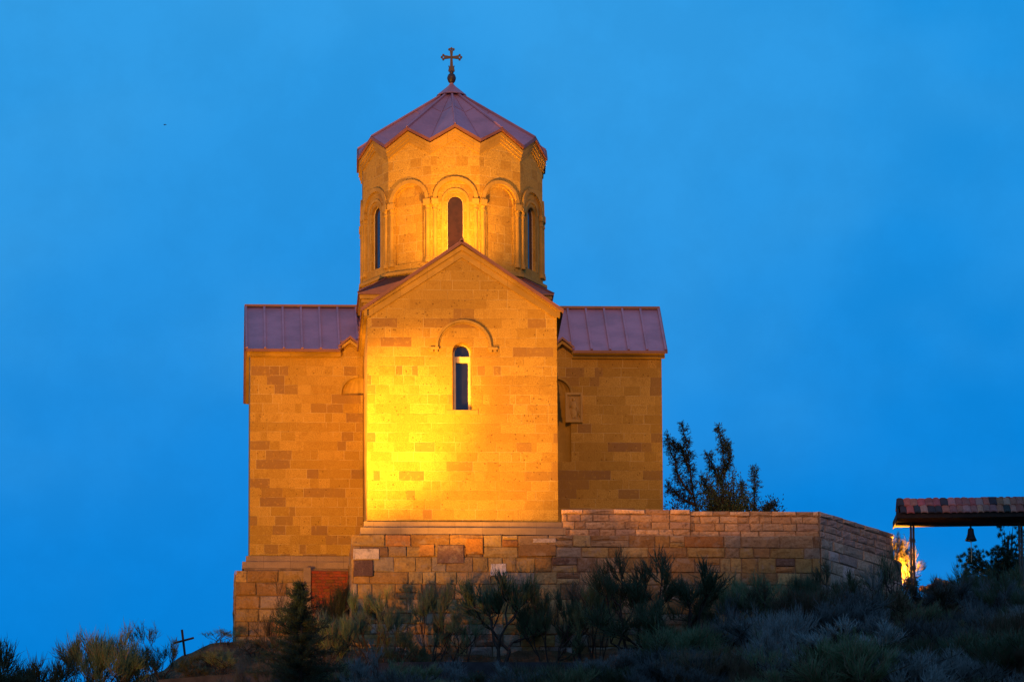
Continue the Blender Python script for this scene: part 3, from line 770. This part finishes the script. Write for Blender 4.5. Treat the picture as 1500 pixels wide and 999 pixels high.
while z > -2.1:
    u = -4.68-(.06 if row % 2 else 0)
    while u < -3.52:
        wd = rng.uniform(.17, .25); mb.col = tuple(x*rng.uniform(.75, 1.2) for x in (.29, .08, .03))
        p = rng.uniform(.02, .045); a, b_ = max(u, -4.68)+.006, min(u+wd, -3.50)-.006
        if b_-a > .03: mb.box(a, b_, -3.602-p, -3.602, z-.085, z-.003)
        u += wd
    z -= .098; row += 1
child(mb, 'brick_infill', BRICK, lwall)
# low lip wall of dark concrete down the slope
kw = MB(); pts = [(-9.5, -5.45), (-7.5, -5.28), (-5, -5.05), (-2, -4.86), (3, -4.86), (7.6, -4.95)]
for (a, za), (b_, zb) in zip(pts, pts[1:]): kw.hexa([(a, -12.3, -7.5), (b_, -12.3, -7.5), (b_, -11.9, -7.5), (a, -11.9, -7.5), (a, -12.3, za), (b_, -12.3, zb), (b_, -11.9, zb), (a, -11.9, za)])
tag(kw.build('low_wall', plain('dark_concrete', (.06, .055, .055), .95, .5, 3, 0, .6)), 'low dark retaining wall crossing the slope below the terrace wall', 'wall')

# ------------------------------------------------------------------ bell shelter
sh = tag(empty('bell_shelter', (16.6, -5.25, -1.1)), 'open shelter with a red tiled roof on thin pipe posts at the right edge', 'shelter')
rng = random.Random(4)
SX0, SX1, EY, RYD, BYK, EZ, RZ = 13.98, 19.3, -5.92, -5.25, -4.58, 1.33, 1.93
til = MB(); tilt = lambda x: (x-SX0)*.018
for half in (-1, 1):
    for r_ in range(2):
        x = SX0+(.0 if r_ == 1 else .06)
        while x < SX1:
            wd = rng.uniform(.19, .25); k = rng.random()
            til.col = tuple(c_*rng.uniform(.8, 1.25) for c_ in ((.05, .035, .035) if k < .16 else (.46, .20, .13) if k < .34 else (.40, .12, .075)))
            f0, f1 = (r_*.5-.06, r_*.5+.5)
            for t0, t1 in ((f0, f1),):
                y_a = EY+(RYD-EY)*t0; y_b = EY+(RYD-EY)*t1; z_a = EZ+(RZ-EZ)*t0+.05; z_b = EZ+(RZ-EZ)*t1+.015
                if half > 0: y_a, y_b = 2*RYD-y_a, 2*RYD-y_b
                x0, x1, s_ = x+.004, x+wd-.004, tilt(x)+rng.uniform(-.012, .012); hmp = .03
                # a shallow barrel: three strips
                for (ua, ub, ha, hb) in ((0, .3, 0, hmp), (.3, .7, hmp, hmp), (.7, 1, hmp, 0)):
                    xa, xb = x0+(x1-x0)*ua, x0+(x1-x0)*ub
                    q = [(xa, y_a, z_a+s_+ha-.035), (xb, y_a, z_a+s_+hb-.035), (xb, y_b, z_b+s_+hb-.035), (xa, y_b, z_b+s_+ha-.035), (xa, y_a, z_a+s_+ha), (xb, y_a, z_a+s_+hb), (xb, y_b, z_b+s_+hb), (xa, y_b, z_b+s_+ha)]
                    til.hexa(q)
            x += wd
child(til, 'tiled_roof', TILE, sh)
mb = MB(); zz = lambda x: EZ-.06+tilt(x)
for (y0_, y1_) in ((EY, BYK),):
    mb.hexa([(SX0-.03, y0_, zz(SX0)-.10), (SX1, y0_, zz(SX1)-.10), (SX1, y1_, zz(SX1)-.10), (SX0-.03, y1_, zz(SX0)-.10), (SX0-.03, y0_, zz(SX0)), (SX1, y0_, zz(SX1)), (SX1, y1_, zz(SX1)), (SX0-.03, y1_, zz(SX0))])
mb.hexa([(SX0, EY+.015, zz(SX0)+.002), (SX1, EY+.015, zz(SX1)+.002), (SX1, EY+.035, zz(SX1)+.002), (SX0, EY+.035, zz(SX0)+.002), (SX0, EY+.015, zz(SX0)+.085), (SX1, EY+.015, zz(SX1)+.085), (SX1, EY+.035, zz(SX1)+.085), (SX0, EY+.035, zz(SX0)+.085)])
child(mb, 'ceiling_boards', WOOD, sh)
mb = MB(); mb.add([(SX0+.02, EY, EZ-.02), (SX0+.02, BYK, EZ-.02), (SX0+.02, RYD, RZ-.02)], [(0, 2, 1)]); mb.box(SX0-.06, SX0-.032, EY-.03, BYK+.03, EZ-.2, EZ+.02); mb.box(SX0-.03, SX1, RYD-.06, RYD+.06, EZ-.24, EZ-.165); child(mb, 'roof_beam', WOOD, sh)
for x0_ in (14.47, 17.94):
    for dx, dy in ((-.045, 0), (.05, .12)):
        mb = MB(); mb.tube([(x0_+dx, -5.3+dy, -1.6), (x0_+dx, -5.3+dy, EZ-.15)], .036, 8)
        for zq in (-.35, .55): mb.tube([(x0_+dx, -5.3+dy, zq), (x0_+dx, -5.3+dy, zq+.10)], .056, 8)
        child(mb, 'post', PIPE, sh)
bell = tag(empty('bell', (16.35, -5.25, .60)), 'small dark bronze bell hanging under the tiled shelter roof', 'bell')
mb = MB(); mb.lathe([(.19, .60), (.185, .625), (.15, .70), (.115, .80), (.10, .90), (.095, .965), (.06, 1.0), (.03, 1.01), (.03, 1.12)], 16, 16.35, -5.25); child(mb, 'bell_body', IRON, bell, True)
mb = MB(); mb.tube([(16.35, -5.25, .62), (16.36, -5.25, .2), (16.35, -5.25, -.1)], .011, 5); child(mb, 'bell_rope', FRAME, bell)

# ------------------------------------------------------------------ wooden cross on the slope
wc = tag(empty('wooden_cross', tuple(at(270, 952, -6))), 'plain dark wooden cross leaning on the left slope against the sky', 'cross')
mb = MB(); b0, b1 = at(271, 960, -6), at(266.5, 922, -6); h0, h1 = at(254, 942.5, -6), at(284, 934.5, -6)
def beam(p, q, th=.036):
    d = (q-p).normalized(); s_ = d.cross(Vector((0, 1, 0))).normalized()*th; f_ = Vector((0, th, 0))
    return MB().hexa([p-s_-f_, p+s_-f_, p+s_+f_, p-s_+f_, q-s_-f_, q+s_-f_, q+s_+f_, q-s_+f_])
child(beam(b0, b1), 'upright', WOOD, wc); hb = Vector((0, -.075, 0)); child(beam(h0+hb, h1+hb, .029), 'crossbar', WOOD, wc)
# the speck of a bird
bp = at(241.5, 183, 10)
mb = MB(); mb.lathe([(.004, -.09), (.022, -.06), (.03, 0), (.02, .05), (.006, .085)], 8)
mb.add([(.02, -.0, .03), (.11, -.02, .045), (.02, 0, -.03), (.11, -.015, .0), (-.02, 0, .03), (-.11, -.02, .045), (-.02, 0, -.03), (-.11, -.015, 0), (.02, .012, 0), (-.02, .012, 0)], [(0, 1, 3, 2), (4, 6, 7, 5), (0, 8, 1), (4, 5, 9)])
bird = mb.build('bird', IRON); bird.location = bp; bird.scale = (.55, .55, .55); bird.rotation_euler = (R(70), 0, R(20)); tag(bird, 'tiny dark bird far off in the blue sky, upper left', 'bird')
# rock heap by the shelter post
mb = MB(); rng = random.Random(6); c0 = at(1378, 862, -4.2)
for k in range(26):
    u = rng.gauss(0, .32); r_ = rng.uniform(.08, .2); h_ = max(0, .42-abs(u)*.6)*rng.random()
    mb.col = pick(rng, [((.22, .12, .08), 2), ((.16, .11, .08), 2)])
    ctr = Vector((c0.x+u, c0.y+rng.uniform(-.3, .3), c0.z-.1+h_)); n_ = 7
    pr = [(r_*rng.uniform(.7, .9), -r_*.5), (r_*rng.uniform(.9, 1.15), 0), (r_*rng.uniform(.5, .8), r_*.55)]
    k0 = len(mb.v); mb.lathe([(a, b_+ctr.z) for a, b_ in pr], n_, ctr.x, ctr.y)
    for i in range(k0, len(mb.v)): v = mb.v[i]; mb.v[i] = tuple(v[q]+rng.uniform(-.03, .03) for q in range(3))
tag(mb.build('rock_heap', RUBBLE), 'heap of reddish broken rock behind the shrubs right of the pipe posts', 'rocks')

# ------------------------------------------------------------------ plants
def unit(v): return v.normalized() if v.length > 1e-6 else Vector((0, 0, 1))
def rv3(rng): return Vector((rng.gauss(0, 1), rng.gauss(0, 1), rng.gauss(0, 1)))
def sprig(mb, p, d, ln, r0, rng, curl=.25, n=3):      # one thin three-sided stem of two lengths
    m1 = p+d*ln*.5+rv3(rng)*ln*.03; e = m1+unit(d+Vector((0, 0, curl))+rv3(rng)*.12)*ln*.5
    k = len(mb.v); a = d.orthogonal().normalized(); b_ = d.cross(a)
    for q, r_ in ((p, r0), (m1, r0*.8)):
        for i in range(3):
            t_ = 2*PI*i/3; mb.v.append(tuple(q+(a*math.cos(t_)+b_*math.sin(t_))*r_))
    mb.v.append(tuple(e))
    for i in range(3):
        j = (i+1) % 3
        mb.f += [[k+i, k+j, k+3+j, k+3+i], [k+3+i, k+3+j, k+6]]; mb.c += [None, None]
def broom_mesh(seed, trunks=5, spread=.75, levels=3, tuft=9, tlen=.17, bare=.0, lean=(0, 0), thick=1.0):
    """broom: bare forked wood that ends in brushes of fine upright green stems"""
    rng = random.Random(seed); wood, green = MB(), MB()
    def brush(q, dd, k, l_):
        for _ in range(k):
            sd = unit(dd*.6+Vector((0, 0, .5))+rv3(rng)*.30); ln = l_*rng.uniform(.6, 1.2)
            sprig(green, q+rv3(rng)*.012, sd, ln, .0030*thick, rng)
            for _ in range(3):
                sprig(green, q+sd*ln*rng.uniform(.1, .65), unit(sd+rv3(rng)*.30+Vector((0, 0, .15))), ln*rng.uniform(.35, .75), .0022*thick, rng)
    def grow(p, d, ln, r, lev):
        mid = p+d*ln*.5+rv3(rng)*ln*.08; e = mid+unit(d+Vector((0, 0, .2))+rv3(rng)*.22)*ln*.5
        wood.tube([p, mid, e], [r, r*.85, r*.65], 5 if lev == levels else 4, False)
        dd = unit(e-mid)
        if lev == 0:
            for t_ in (.35, .7, 1.0): brush(p+(e-p)*t_, dd, max(1, int(tuft/3+rng.random())), tlen)
            return
        if lev <= 1 and rng.random() < 1-bare: brush(mid, dd, max(1, tuft//4), tlen*.8)
        for _ in range(rng.choice((2, 2, 3) if levels > 2 else (2, 3, 3))):
            grow(e, unit(dd+rv3(rng)*.45+Vector((0, 0, .10))), ln*rng.uniform(.55, .9), r*.64, lev-1)
    for i in range(trunks):
        a = 2*PI*(i+rng.uniform(-.35, .35))/trunks; s_ = spread*rng.uniform(.3, 1.15)
        d = unit(Vector((math.cos(a)*s_+lean[0], math.sin(a)*s_+lean[1], 1)))
        grow(Vector((rng.uniform(-.05, .05), rng.uniform(-.05, .05), -.06)), d, rng.uniform(.20, .34), .014, levels)
    zs_ = sorted(v[2] for v in green.v); h_ = zs_[int(len(zs_)*.985)]
    xs_ = sorted(v[0] for v in green.v); wd = xs_[int(len(xs_)*.98)]-xs_[int(len(xs_)*.02)]
    for M_ in (wood, green): M_.v = [(x/h_, y/h_, z/h_) for x, y, z in M_.v]
    return wood.mesh('branches', BARK, True), green.mesh('foliage', BROOM, True), wd/h_
VAR = {'round': [broom_mesh(s, 7, .85, 3, 9, .17, .0) for s in (1, 2, 3)],
       'open': [broom_mesh(s, 4, .7, 3, 14, .15, .95) for s in (13, 14, 15, 16)],
       'tree': [broom_mesh(s, 2, .45, 3, 18, .13, 1.0) for s in (23, 24)],
       'sparse': [broom_mesh(s, 4, .65, 3, 4, .18, .4, (0, 0), .9) for s in (33, 34, 35)],
       'brush': [broom_mesh(s, 6, .48, 3, 10, .20) for s in (43, 44, 45)],
       'lean': [broom_mesh(53, 6, .5, 3, 13, .17, .6, (-.75, 0))]}
MESHC = {}
def foliage_of(me, material):
    key = (me.name, material.name)
    if key not in MESHC: c = me.copy(); c.materials[0] = material; MESHC[key] = c
    return MESHC[key]
srng = random.Random(77)
def shrub(px, top, wpx, Y, kind, label, group=None, material=BROOM, base=None, name='broom_shrub', cat='shrub'):
    x = at(px, top, Y).x; zt = at(px, top, Y).z; zb = ground(x, Y)-.05 if base is None else at(px, base, Y).z
    h_ = max(zt-zb, .25); wd, gr, asp = srng.choice(VAR[kind])
    sxy = 1.3*wpx/45.2/max(asp, .1)
    root = tag(empty(name, (x, Y, zb), 0 if kind == 'lean' else srng.uniform(-.6, .6)+(PI if srng.random() < .5 else 0)), label, cat, group)
    for nm, me in (('branches', wd), ('foliage', foliage_of(gr, material))):
        o = link(nm, me, root); o.scale = (sxy, sxy, h_)
    return root
S = shrub
# skyline shrubs at the left
S(66, 953, 100, -8.5, 'lean', 'wispy broom shrub leaning out to the left, farthest left on the skyline')
S(112, 944, 60, -8.0, 'open', 'open broom shrub with forked stems, second from the left on the skyline')
S(157, 930, 74, -8.5, 'brush', 'tall pointed broom shrub against the sky, left of the round broom')
S(224, 924, 76, -7.5, 'round', 'full round broom shrub against the sky just left of the wooden cross')
S(322, 921, 40, -4.8, 'sparse', 'small thin broom tuft on the mound between wooden cross and stone base wall')
S(305, 955, 30, -7.5, 'brush', 'small dark bush on the earth bank, below and right of the wooden cross')
S(326, 950, 34, -8.4, 'round', 'dark rounded bush halfway down the bare earth bank')
S(280, 968, 34, -8.8, 'round', 'low dark bush at the foot of the bank below the wooden cross')
S(372, 935, 46, -6.4, 'sparse', 'thin greenish broom on the earth bank at the corner of the base wall')
S(20, 988, 40, -9.5, 'brush', 'broom tip peeping up in the bottom left corner', base=1030)
# along the walls, from the left
S(402, 858, 60, -7.6, 'sparse', 'dry feathery broom rising behind the left side of the dark conifer', material=BROOMDRY, base=985)
S(497, 858, 44, -5.6, 'brush', 'slender broom in front of the red brick infill', base=985)
S(470, 895, 60, -10.4, 'brush', 'dense dark broom directly right of the dark conifer, below the brick infill', base=1005)
S(543, 872, 66, -10.6, 'open', 'open broom at the left corner of the terrace wall', base=985)
S(575, 895, 46, -11.4, 'open', 'small broom with a single brush in front of the pale grey stones', base=985)
S(632, 858, 62, -10.8, 'open', 'broom with two green brushes left of the white square stone', base=985)
S(596, 925, 70, -11.2, 'round', 'dark dense broom low in front of the terrace wall, below the two brushed one', base=1005)
S(668, 905, 50, -11.0, 'sparse', 'leafless looking thin broom left of the small tree shaped broom', base=985)
S(742, 846, 100, -11.2, 'tree', 'small tree shaped broom with bare forked trunk under the white square stone', base=985)
S(803, 868, 66, -10.8, 'open', 'bushy broom just right of the small tree shaped broom', base=985)
S(845, 842, 66, -10.2, 'sparse', 'reddish sparse twiggy broom in front of the middle of the terrace wall', material=BROOMDRY, base=980)
S(872, 862, 50, -11.0, 'open', 'dark broom between the reddish twiggy broom and the wide flat topped broom', base=980)
S(915, 824, 96, -11.4, 'open', 'left half of the wide flat topped pair of brooms before the terrace wall', base=975)
S(992, 822, 118, -11.2, 'open', 'tallest and widest flat topped broom before the terrace wall', base=975)
S(950, 880, 80, -11.8, 'round', 'dense dark broom beneath the flat topped pair', base=985)
S(1035, 878, 50, -10.8, 'open', 'single brush broom low at the right foot of the widest flat topped broom', base=965)
S(1105, 848, 78, -10.6, 'brush', 'green upright broom left of the dark column shaped bush', base=950)
S(1169, 847, 30, -10.4, 'brush', 'narrow dark column shaped bush near the corner of the terrace wall', base=945, material=NEEDLE, name='column_bush')
S(1195, 860, 56, -11.0, 'open', 'broom just right of the dark column shaped bush', base=950)
S(1222, 832, 62, -10.2, 'open', 'greenish broom rising in front of the wall corner where the shaded wall begins', base=950)
S(1262, 850, 62, -9.8, 'round', 'grey broom halfway along the shaded angled wall', material=BROOMGREY, base=945)
S(1304, 815, 58, -8.6, 'sparse', 'tall loose olive broom at the far end of the shaded angled wall', base=945)
S(1310, 866, 40, -8.8, 'brush', 'dark green bush below the glowing broom, left of the pipe posts', base=940)
S(1362, 862, 60, -8.4, 'sparse', 'dry brownish broom at the foot of the pipe posts', material=BROOMDRY, base=945)
S(1395, 850, 60, -7.6, 'open', 'grey broom in front of the rock heap', material=BROOMGREY, base=945)
S(1434, 838, 74, -7.6, 'brush', 'tall feathery olive broom below the hanging bell', base=950, material=BROOM)
S(1487, 842, 74, -7.8, 'open', 'broom at the right edge under the second pipe post', base=950)
# the dark mass below
GM = 'broom shrubs massed along the bottom right'
LM = 'broom shrub in the dark tangled mass along the bottom right edge'
def depth_of(px, base):       # how far down the slope a plant stands whose foot is seen at this height
    Y = -5.0
    while Y > -40:
        p = at(px, base, Y)
        if ground(p.x, Y) <= p.z: return Y
        Y -= .1
    return Y
for base_, h_, xs_ in ((935, 70, (1395, 1470)), (955, 80, (1130, 1200, 1255, 1320, 1375, 1430, 1490)), (978, 85, (1075, 1120, 1170, 1225, 1285, 1345, 1400, 1460, 1505)), (1003, 85, (1010, 1060, 1115, 1160, 1215, 1265, 1315, 1370, 1425, 1480)),
                       (1030, 85, (980, 1035, 1090, 1145, 1195, 1245, 1300, 1350, 1405, 1455, 1505)), (1058, 85, (1010, 1070, 1130, 1185, 1240, 1290, 1340, 1395, 1445, 1495))):
    for px in xs_:
        kd = srng.choice(('round', 'round', 'brush', 'brush', 'sparse', 'open')); mt = srng.choice((BROOM, BROOM, BROOMGREY, BROOMGREY, BROOMGREY, BROOMDRY))
        px += srng.uniform(-12, 12); b_ = base_+srng.uniform(-8, 8)
        S(px, b_-h_*srng.uniform(.75, 1.3), srng.uniform(60, 105), depth_of(px, b_), kd, LM, GM, mt)
GB_, LB = 'grey brooms along the bottom edge before the low wall', 'grey blue broom tip rising from the bottom edge in front of the low dark wall'
for (px, top, wp, mt) in [(540, 962, 60, BROOMGREY), (600, 970, 70, BROOM), (665, 968, 60, BROOMGREY), (735, 978, 60, BROOMGREY), (800, 975, 70, BROOM), (862, 968, 70, BROOMGREY), (915, 955, 70, BROOMGREY), (965, 950, 80, BROOM), (490, 972, 60, BROOM), (405, 980, 60, BROOM), (345, 984, 50, BROOMGREY), (575, 985, 60, BROOMGREY), (700, 985, 60, BROOM), (770, 985, 60, BROOMGREY), (835, 980, 60, BROOM), (890, 975, 60, BROOM), (940, 975, 60, BROOMGREY)]:
    b_ = top+srng.uniform(60, 85); S(px, top, wp, depth_of(px, b_), srng.choice(('brush', 'round', 'round')), LB, GB_, mt)
# dark conifer
def conifer(px, top, base, wpx, Y, label):
    rng = random.Random(31); p = at(px, base, Y); h_ = at(px, top, Y).z-p.z; wd = wpx/45.2/2
    root = tag(empty('conifer_tree', tuple(p)), label, 'tree')
    tr = MB(); tr.tube([(0, 0, 0), (.03, 0, h_*.5), (.0, 0, h_*.98)], [.09, .06, .015], 7); tr.build('trunk', BARK, root, True)
    ndl = MB(); bw = MB()
    z = h_*.03
    while z < h_*.985:
        f_ = z/h_; ln = wd*(1.05-f_)**.75*rng.uniform(.55, 1.12)*(1 if f_ > .12 else .8)
        for _ in range(rng.choice((3, 4, 5))):
            a = rng.uniform(0, 2*PI); d = Vector((math.cos(a), math.sin(a), rng.uniform(-.15, .35))); l2 = max(.12, ln*rng.uniform(.5, 1.15))
            s0 = Vector((0, 0, z)); e = s0+d*l2; mid = s0+d*l2*.5-Vector((0, 0, .03)); bw.tube([s0, mid, e], [.018, .013, .005], 4, False)
            for i in range(int(26+95*l2)):
                t_ = rng.uniform(.12, 1.05); q = s0+(e-s0)*t_+rv3(rng)*.045
                sprig(ndl, q, unit(d*.55+rv3(rng)*.55+Vector((0, 0, .35))), rng.uniform(.07, .15), .008, rng)
        z += .065
    bw.build('limbs', BARK, root, True); ndl.build('crown', NEEDLE, root, True)
conifer(440, 854, 1040, 150, -17.0, 'dark pointed conifer in front of the base wall and brick infill')

# leafy trees behind the parapet
def leaf(mb, p, d, ln, wd, rng):
    s_ = unit(d.cross(rv3(rng)))*wd; k = len(mb.v)
    mb.v += [tuple(p), tuple(p+d*ln*.5+s_), tuple(p+d*ln), tuple(p+d*ln*.5-s_)]; mb.f.append([k, k+1, k+2, k+3]); mb.c.append(None)
def slender(paths, Y, base, label, seed, dens, name='slender_tree', lw=.011):
    rng = random.Random(seed); b0 = at(base[0], base[1], Y); root = tag(empty(name, tuple(b0)), label, 'tree')
    tr, cr_ = MB(), MB()
    for pth, rad in paths:
        P_ = [at(a, b_, Y+rng.uniform(-.5, .5))-b0 for a, b_ in pth]; P_[0] = Vector((0, 0, 0)) if pth[0] == base else P_[0]
        # smooth path
        Q = []
        for i in range(len(P_)-1):
            for s_ in range(4): Q.append(P_[i].lerp(P_[i+1], s_/4)+(rv3(rng)*.02 if i+s_ else Vector()))
        Q.append(P_[-1]); tr.tube(Q, [.045*(1-.85*i/(len(Q)-1)) for i in range(len(Q))], 5, False)
        for i in range(2, len(Q)):
            for _ in range(dens):
                q = Q[i]+(Q[i-1]-Q[i])*rng.random(); d = unit(Q[i]-Q[i-1]+rv3(rng)*.75)
                l2 = rng.uniform(.12, rad*(1.1-.6*i/len(Q))); e = q+d*l2
                tr.tube([q, e], [.008, .003], 3, False)
                for _ in range(14):
                    s_ = q+(e-q)*rng.uniform(.15, 1.1)+rv3(rng)*.02; leaf(cr_, s_, unit(d+rv3(rng)*.6), rng.uniform(.05, .11), lw, rng)
    tr.build('trunk', BARK, root, True); cr_.build('crown', LEAF, root, True)
slender([([(1022, 790), (1018, 740), (1012, 700), (1008, 660), (999, 622)], .42), ([(1014, 725), (995, 700), (985, 670), (978, 640)], .4), ([(1018, 740), (996, 728), (978, 712)], .45), ([(1010, 690), (1000, 660), (984, 648)], .3)], 2.2, (1022, 790), 'slender wind swept tree behind the parapet, right against the church wall', 5, 15)
slender([([(1062, 790), (1060, 740), (1058, 700), (1060, 660), (1052, 626)], .42), ([(1060, 720), (1046, 690), (1036, 665)], .36), ([(1060, 700), (1068, 672), (1064, 648)], .3), ([(1058, 735), (1038, 720), (1028, 700)], .36)], 2.4, (1062, 790), 'taller slender tree behind the parapet with a curved tip, second from the church', 6, 15)
slender([([(1106, 800), (1104, 750), (1106, 715), (1105, 684)], .36), ([(1104, 760), (1090, 735), (1085, 705)], .32), ([(1104, 765), (1122, 745), (1132, 738)], .28)], 2.6, (1106, 800), 'shortest slender tree behind the parapet, farthest right from the church', 9, 13)
def bush(px, top, wpx, base, Y, label, seed, material=LEAF, n=900, name='leafy_bush'):
    rng = random.Random(seed); p = at(px, base, Y); h_ = at(px, top, Y).z-p.z; wd = wpx/45.2/2
    root = tag(empty(name, tuple(p)), label, 'bush'); tr, cr_ = MB(), MB()
    for _ in range(n//18):
        d = unit(Vector((rng.gauss(0, .6), rng.gauss(0, .6), rng.uniform(.25, 1)))); e = Vector((d.x*wd*1.15, d.y*wd, d.z*h_*1.15))*rng.uniform(.45, 1)
        tr.tube([(0, 0, 0), e*.5+rv3(rng)*.03, e], [.016, .01, .004], 4, False)
        for _ in range(18):
            q = e*rng.uniform(.3, 1.05)+rv3(rng)*.06; leaf(cr_, q, unit(d+rv3(rng)*.9), rng.uniform(.06, .12), .024, rng)
    tr.build('branches', BARK, root, True); cr_.build('foliage', material, root, True)
bush(1062, 694, 100, 790, 1.2, 'dense dark green bush in front of the slender trees behind the parapet', 3, NEEDLE, 9000)
bush(1125, 732, 70, 795, 1.2, 'low dark bush trailing off to the right behind the parapet', 4, NEEDLE, 3000)
bush(990, 732, 60, 795, 1.0, 'low dark bush behind the parapet, at the foot of the tree against the church', 8, NEEDLE, 2600)
bush(1336, 832, 26, 866, -4.9, 'small dark leafy bush in silhouette before the glowing broom', 12, NEEDLE, 260)

# pine with clumped needles by the bell
def pine(px, top, base, wpx, Y, label):
    rng = random.Random(17); p = at(px, base, Y); h_ = at(px, top, Y).z-p.z; wd = wpx/45.2/2
    root = tag(empty('pine_tree', tuple(p)), label, 'tree'); tr, cr_ = MB(), MB()
    tr.tube([(0, 0, -.3), (.05, 0, h_*.4), (.1, 0, h_*.9)], [.11, .08, .03], 7)
    ends = [(-.85, .42), (-.75, .5), (-.55, .56), (-.42, .50), (-.2, .66), (-.05, .70), (0, .98), (.1, .80), (.25, .72), (.35, .95), (.5, .82), (.62, .98), (.8, .8), (.9, .6), (-.6, .3), (-.3, .35), (0, .45), (.3, .5), (.6, .5), (-.9, .25), (.0, .25), (.4, .28), (.8, .35), (.12, 1.02)]
    ends += [(rng.uniform(-.95, 1), rng.uniform(.02, .55)) for _ in range(80)]
    for (a, b_) in ends:
        for _ in range(2):
            e = Vector((a*wd+rng.uniform(-.1, .1), rng.uniform(-.6, .6), b_*h_+rng.uniform(-.08, .08))); s_ = Vector((.03, 0, h_*rng.uniform(.1, .45)*min(1, b_+.2)))
            tr.tube([s_, s_.lerp(e, .5)-Vector((0, 0, .05)), e], [.03, .022, .01], 4, False)
            for _ in range(rng.randint(3, 6)):
                c_ = e+rv3(rng)*.15
                for _ in range(56): sprig(cr_, c_, unit(rv3(rng)+Vector((0, 0, .6))), rng.uniform(.06, .14), .005, rng, .1)
    tr.build('trunk', BARK, root, True); cr_.build('crown', NEEDLE, root, True)
pine(1474, 775, 868, 128, -3.2, 'dark spreading pine with clumped needles beyond the hanging bell')
# broom lit by the lamp behind the shaded wall
glow = S(1324, 792, 38, -3.9, 'round', 'thin broom glowing yellow in lamplight between the shaded wall and the pipe posts', material=GRASS, base=868)
S(1308, 788, 50, -3.6, 'round', 'thin broom glowing yellow, partly hidden by the end of the shaded wall', material=GRASS, base=872)

# dry grass and low scrub: nobody could count it
gr = MB(); rng = random.Random(99)
for _ in range(15000):
    x = rng.uniform(-16, 22); y = rng.uniform(-17, -3.7)
    if x > -3.7 and y > -8.9 and x < 11.6: continue
    if -7.3 < x < -3.4 and y > -4.2: continue
    yr = float(np.interp(x, XS, YR))
    if y > yr+1.2: continue
    p = Vector((x, y, ground(x, y)-.03))
    if math.sin(1.1*x+.6*y)+math.sin(.7*y-1.7*x) < -.55: continue
    for _ in range(3): sprig(gr, p+Vector((rng.gauss(0, .05), rng.gauss(0, .05), 0)), unit(Vector((rng.gauss(0, .45), rng.gauss(0, .45), 1))), rng.uniform(.08, .30), .005, rng, .0)
tag(gr.build('dry_grass', GRASS, None, True), 'short dry grass and stubble over the hillside', 'grass', None, 'stuff')

# ------------------------------------------------------------------ floodlights and an added wash
hs = MB(); hs.box(-.16, .16, -.12, .12, -.10, .05)
for k in range(5): hs.box(-.14, .14, -.10+.045*k, -.085+.045*k, -.15, -.102)
HM = hs.mesh('housing', IRON)
bk = MB(); bk.tube([(-.19, 0, 0), (-.19, 0, -.24), (.19, 0, -.24), (.19, 0, 0)], .015, 5); bk.tube([(0, 0, -.24), (0, 0, -.8)], .025, 6); BKM = bk.mesh('bracket', IRON)
M, n, b = mat('lamp_lens'); b.inputs['Base Color'].default_value = (.9, .6, .2, 1); b.inputs['Emission Color'].default_value = (1, .42, .06, 1); b.inputs['Emission Strength'].default_value = 14
gn = n.new('ShaderNodeTexCoord').outputs['Object']; n.link(n.mix(n.noise(gn, 9), (1, .45, .07), (1, .36, .045)), b.inputs['Emission Color'])
ln_ = MB(); ln_.lathe([(.10, .05), (.095, .08), (.07, .11), (.03, .13), (.005, .135)], 14); LM_ = ln_.mesh('lens', M)
def lamp(pos, target, power, angle, blend, colour=(1, .40, .03), size=.12, parent=None):
    d = Vector(target)-Vector(pos)
    L_ = bpy.data.lights.new('flood_or_wash_lamp', 'SPOT'); L_.energy = power; L_.color = colour; L_.spot_size = R(angle); L_.spot_blend = blend; L_.shadow_soft_size = size
    lo = bpy.data.objects.new('flood_or_wash_lamp', L_); COL.objects.link(lo)
    lo.location = pos; lo.rotation_euler = d.to_track_quat('-Z', 'Y').to_euler()
    if parent: lo.parent = parent; lo.location = d.normalized()*.2
# church floodlights as unseen bare spots without fittings, then an added wash
lamp((-5.0, -15.3, -4.55), (1.2, -8.3, 3.15), 17500, 34, 1.0)
lamp((-11.3, -20.0, -6.0), (-2.8, -8.3, 3.0), 122000, 19.5, 1.0)
lamp((-20.2, -30.6, -10.2), (-4.0, -8.3, 11.2), 72000, 61, 1.0)
lamp((.1, -5.6, 9.92), (.0, -2.9, 13.1), 2000, 112, .9)
lamp((-4, -190, 82), (5.2, -5, 11.0), 660000, 8.4, .5, (1, .37, .035), .6)  # added warm wash from high over the valley, lifting roofs and dim walls
# the one fitting in view
gp_ = at(1334, 852, -4.75); gt_ = gp_+Vector((-.55, .75, 1.0))
root = tag(empty('floodlight', gp_), 'glowing floodlight on the ground behind the end of the shaded wall', 'floodlight')
q = (gt_-gp_).to_track_quat('Z', 'Y').to_euler()
for nm, me in (('housing', HM), ('lens', LM_)): o = link(nm, me, root); o.rotation_euler = q
link('bracket', BKM, root)
lamp(gp_, gt_, 5500, 124, .6, (1, .42, .03), .1, root)
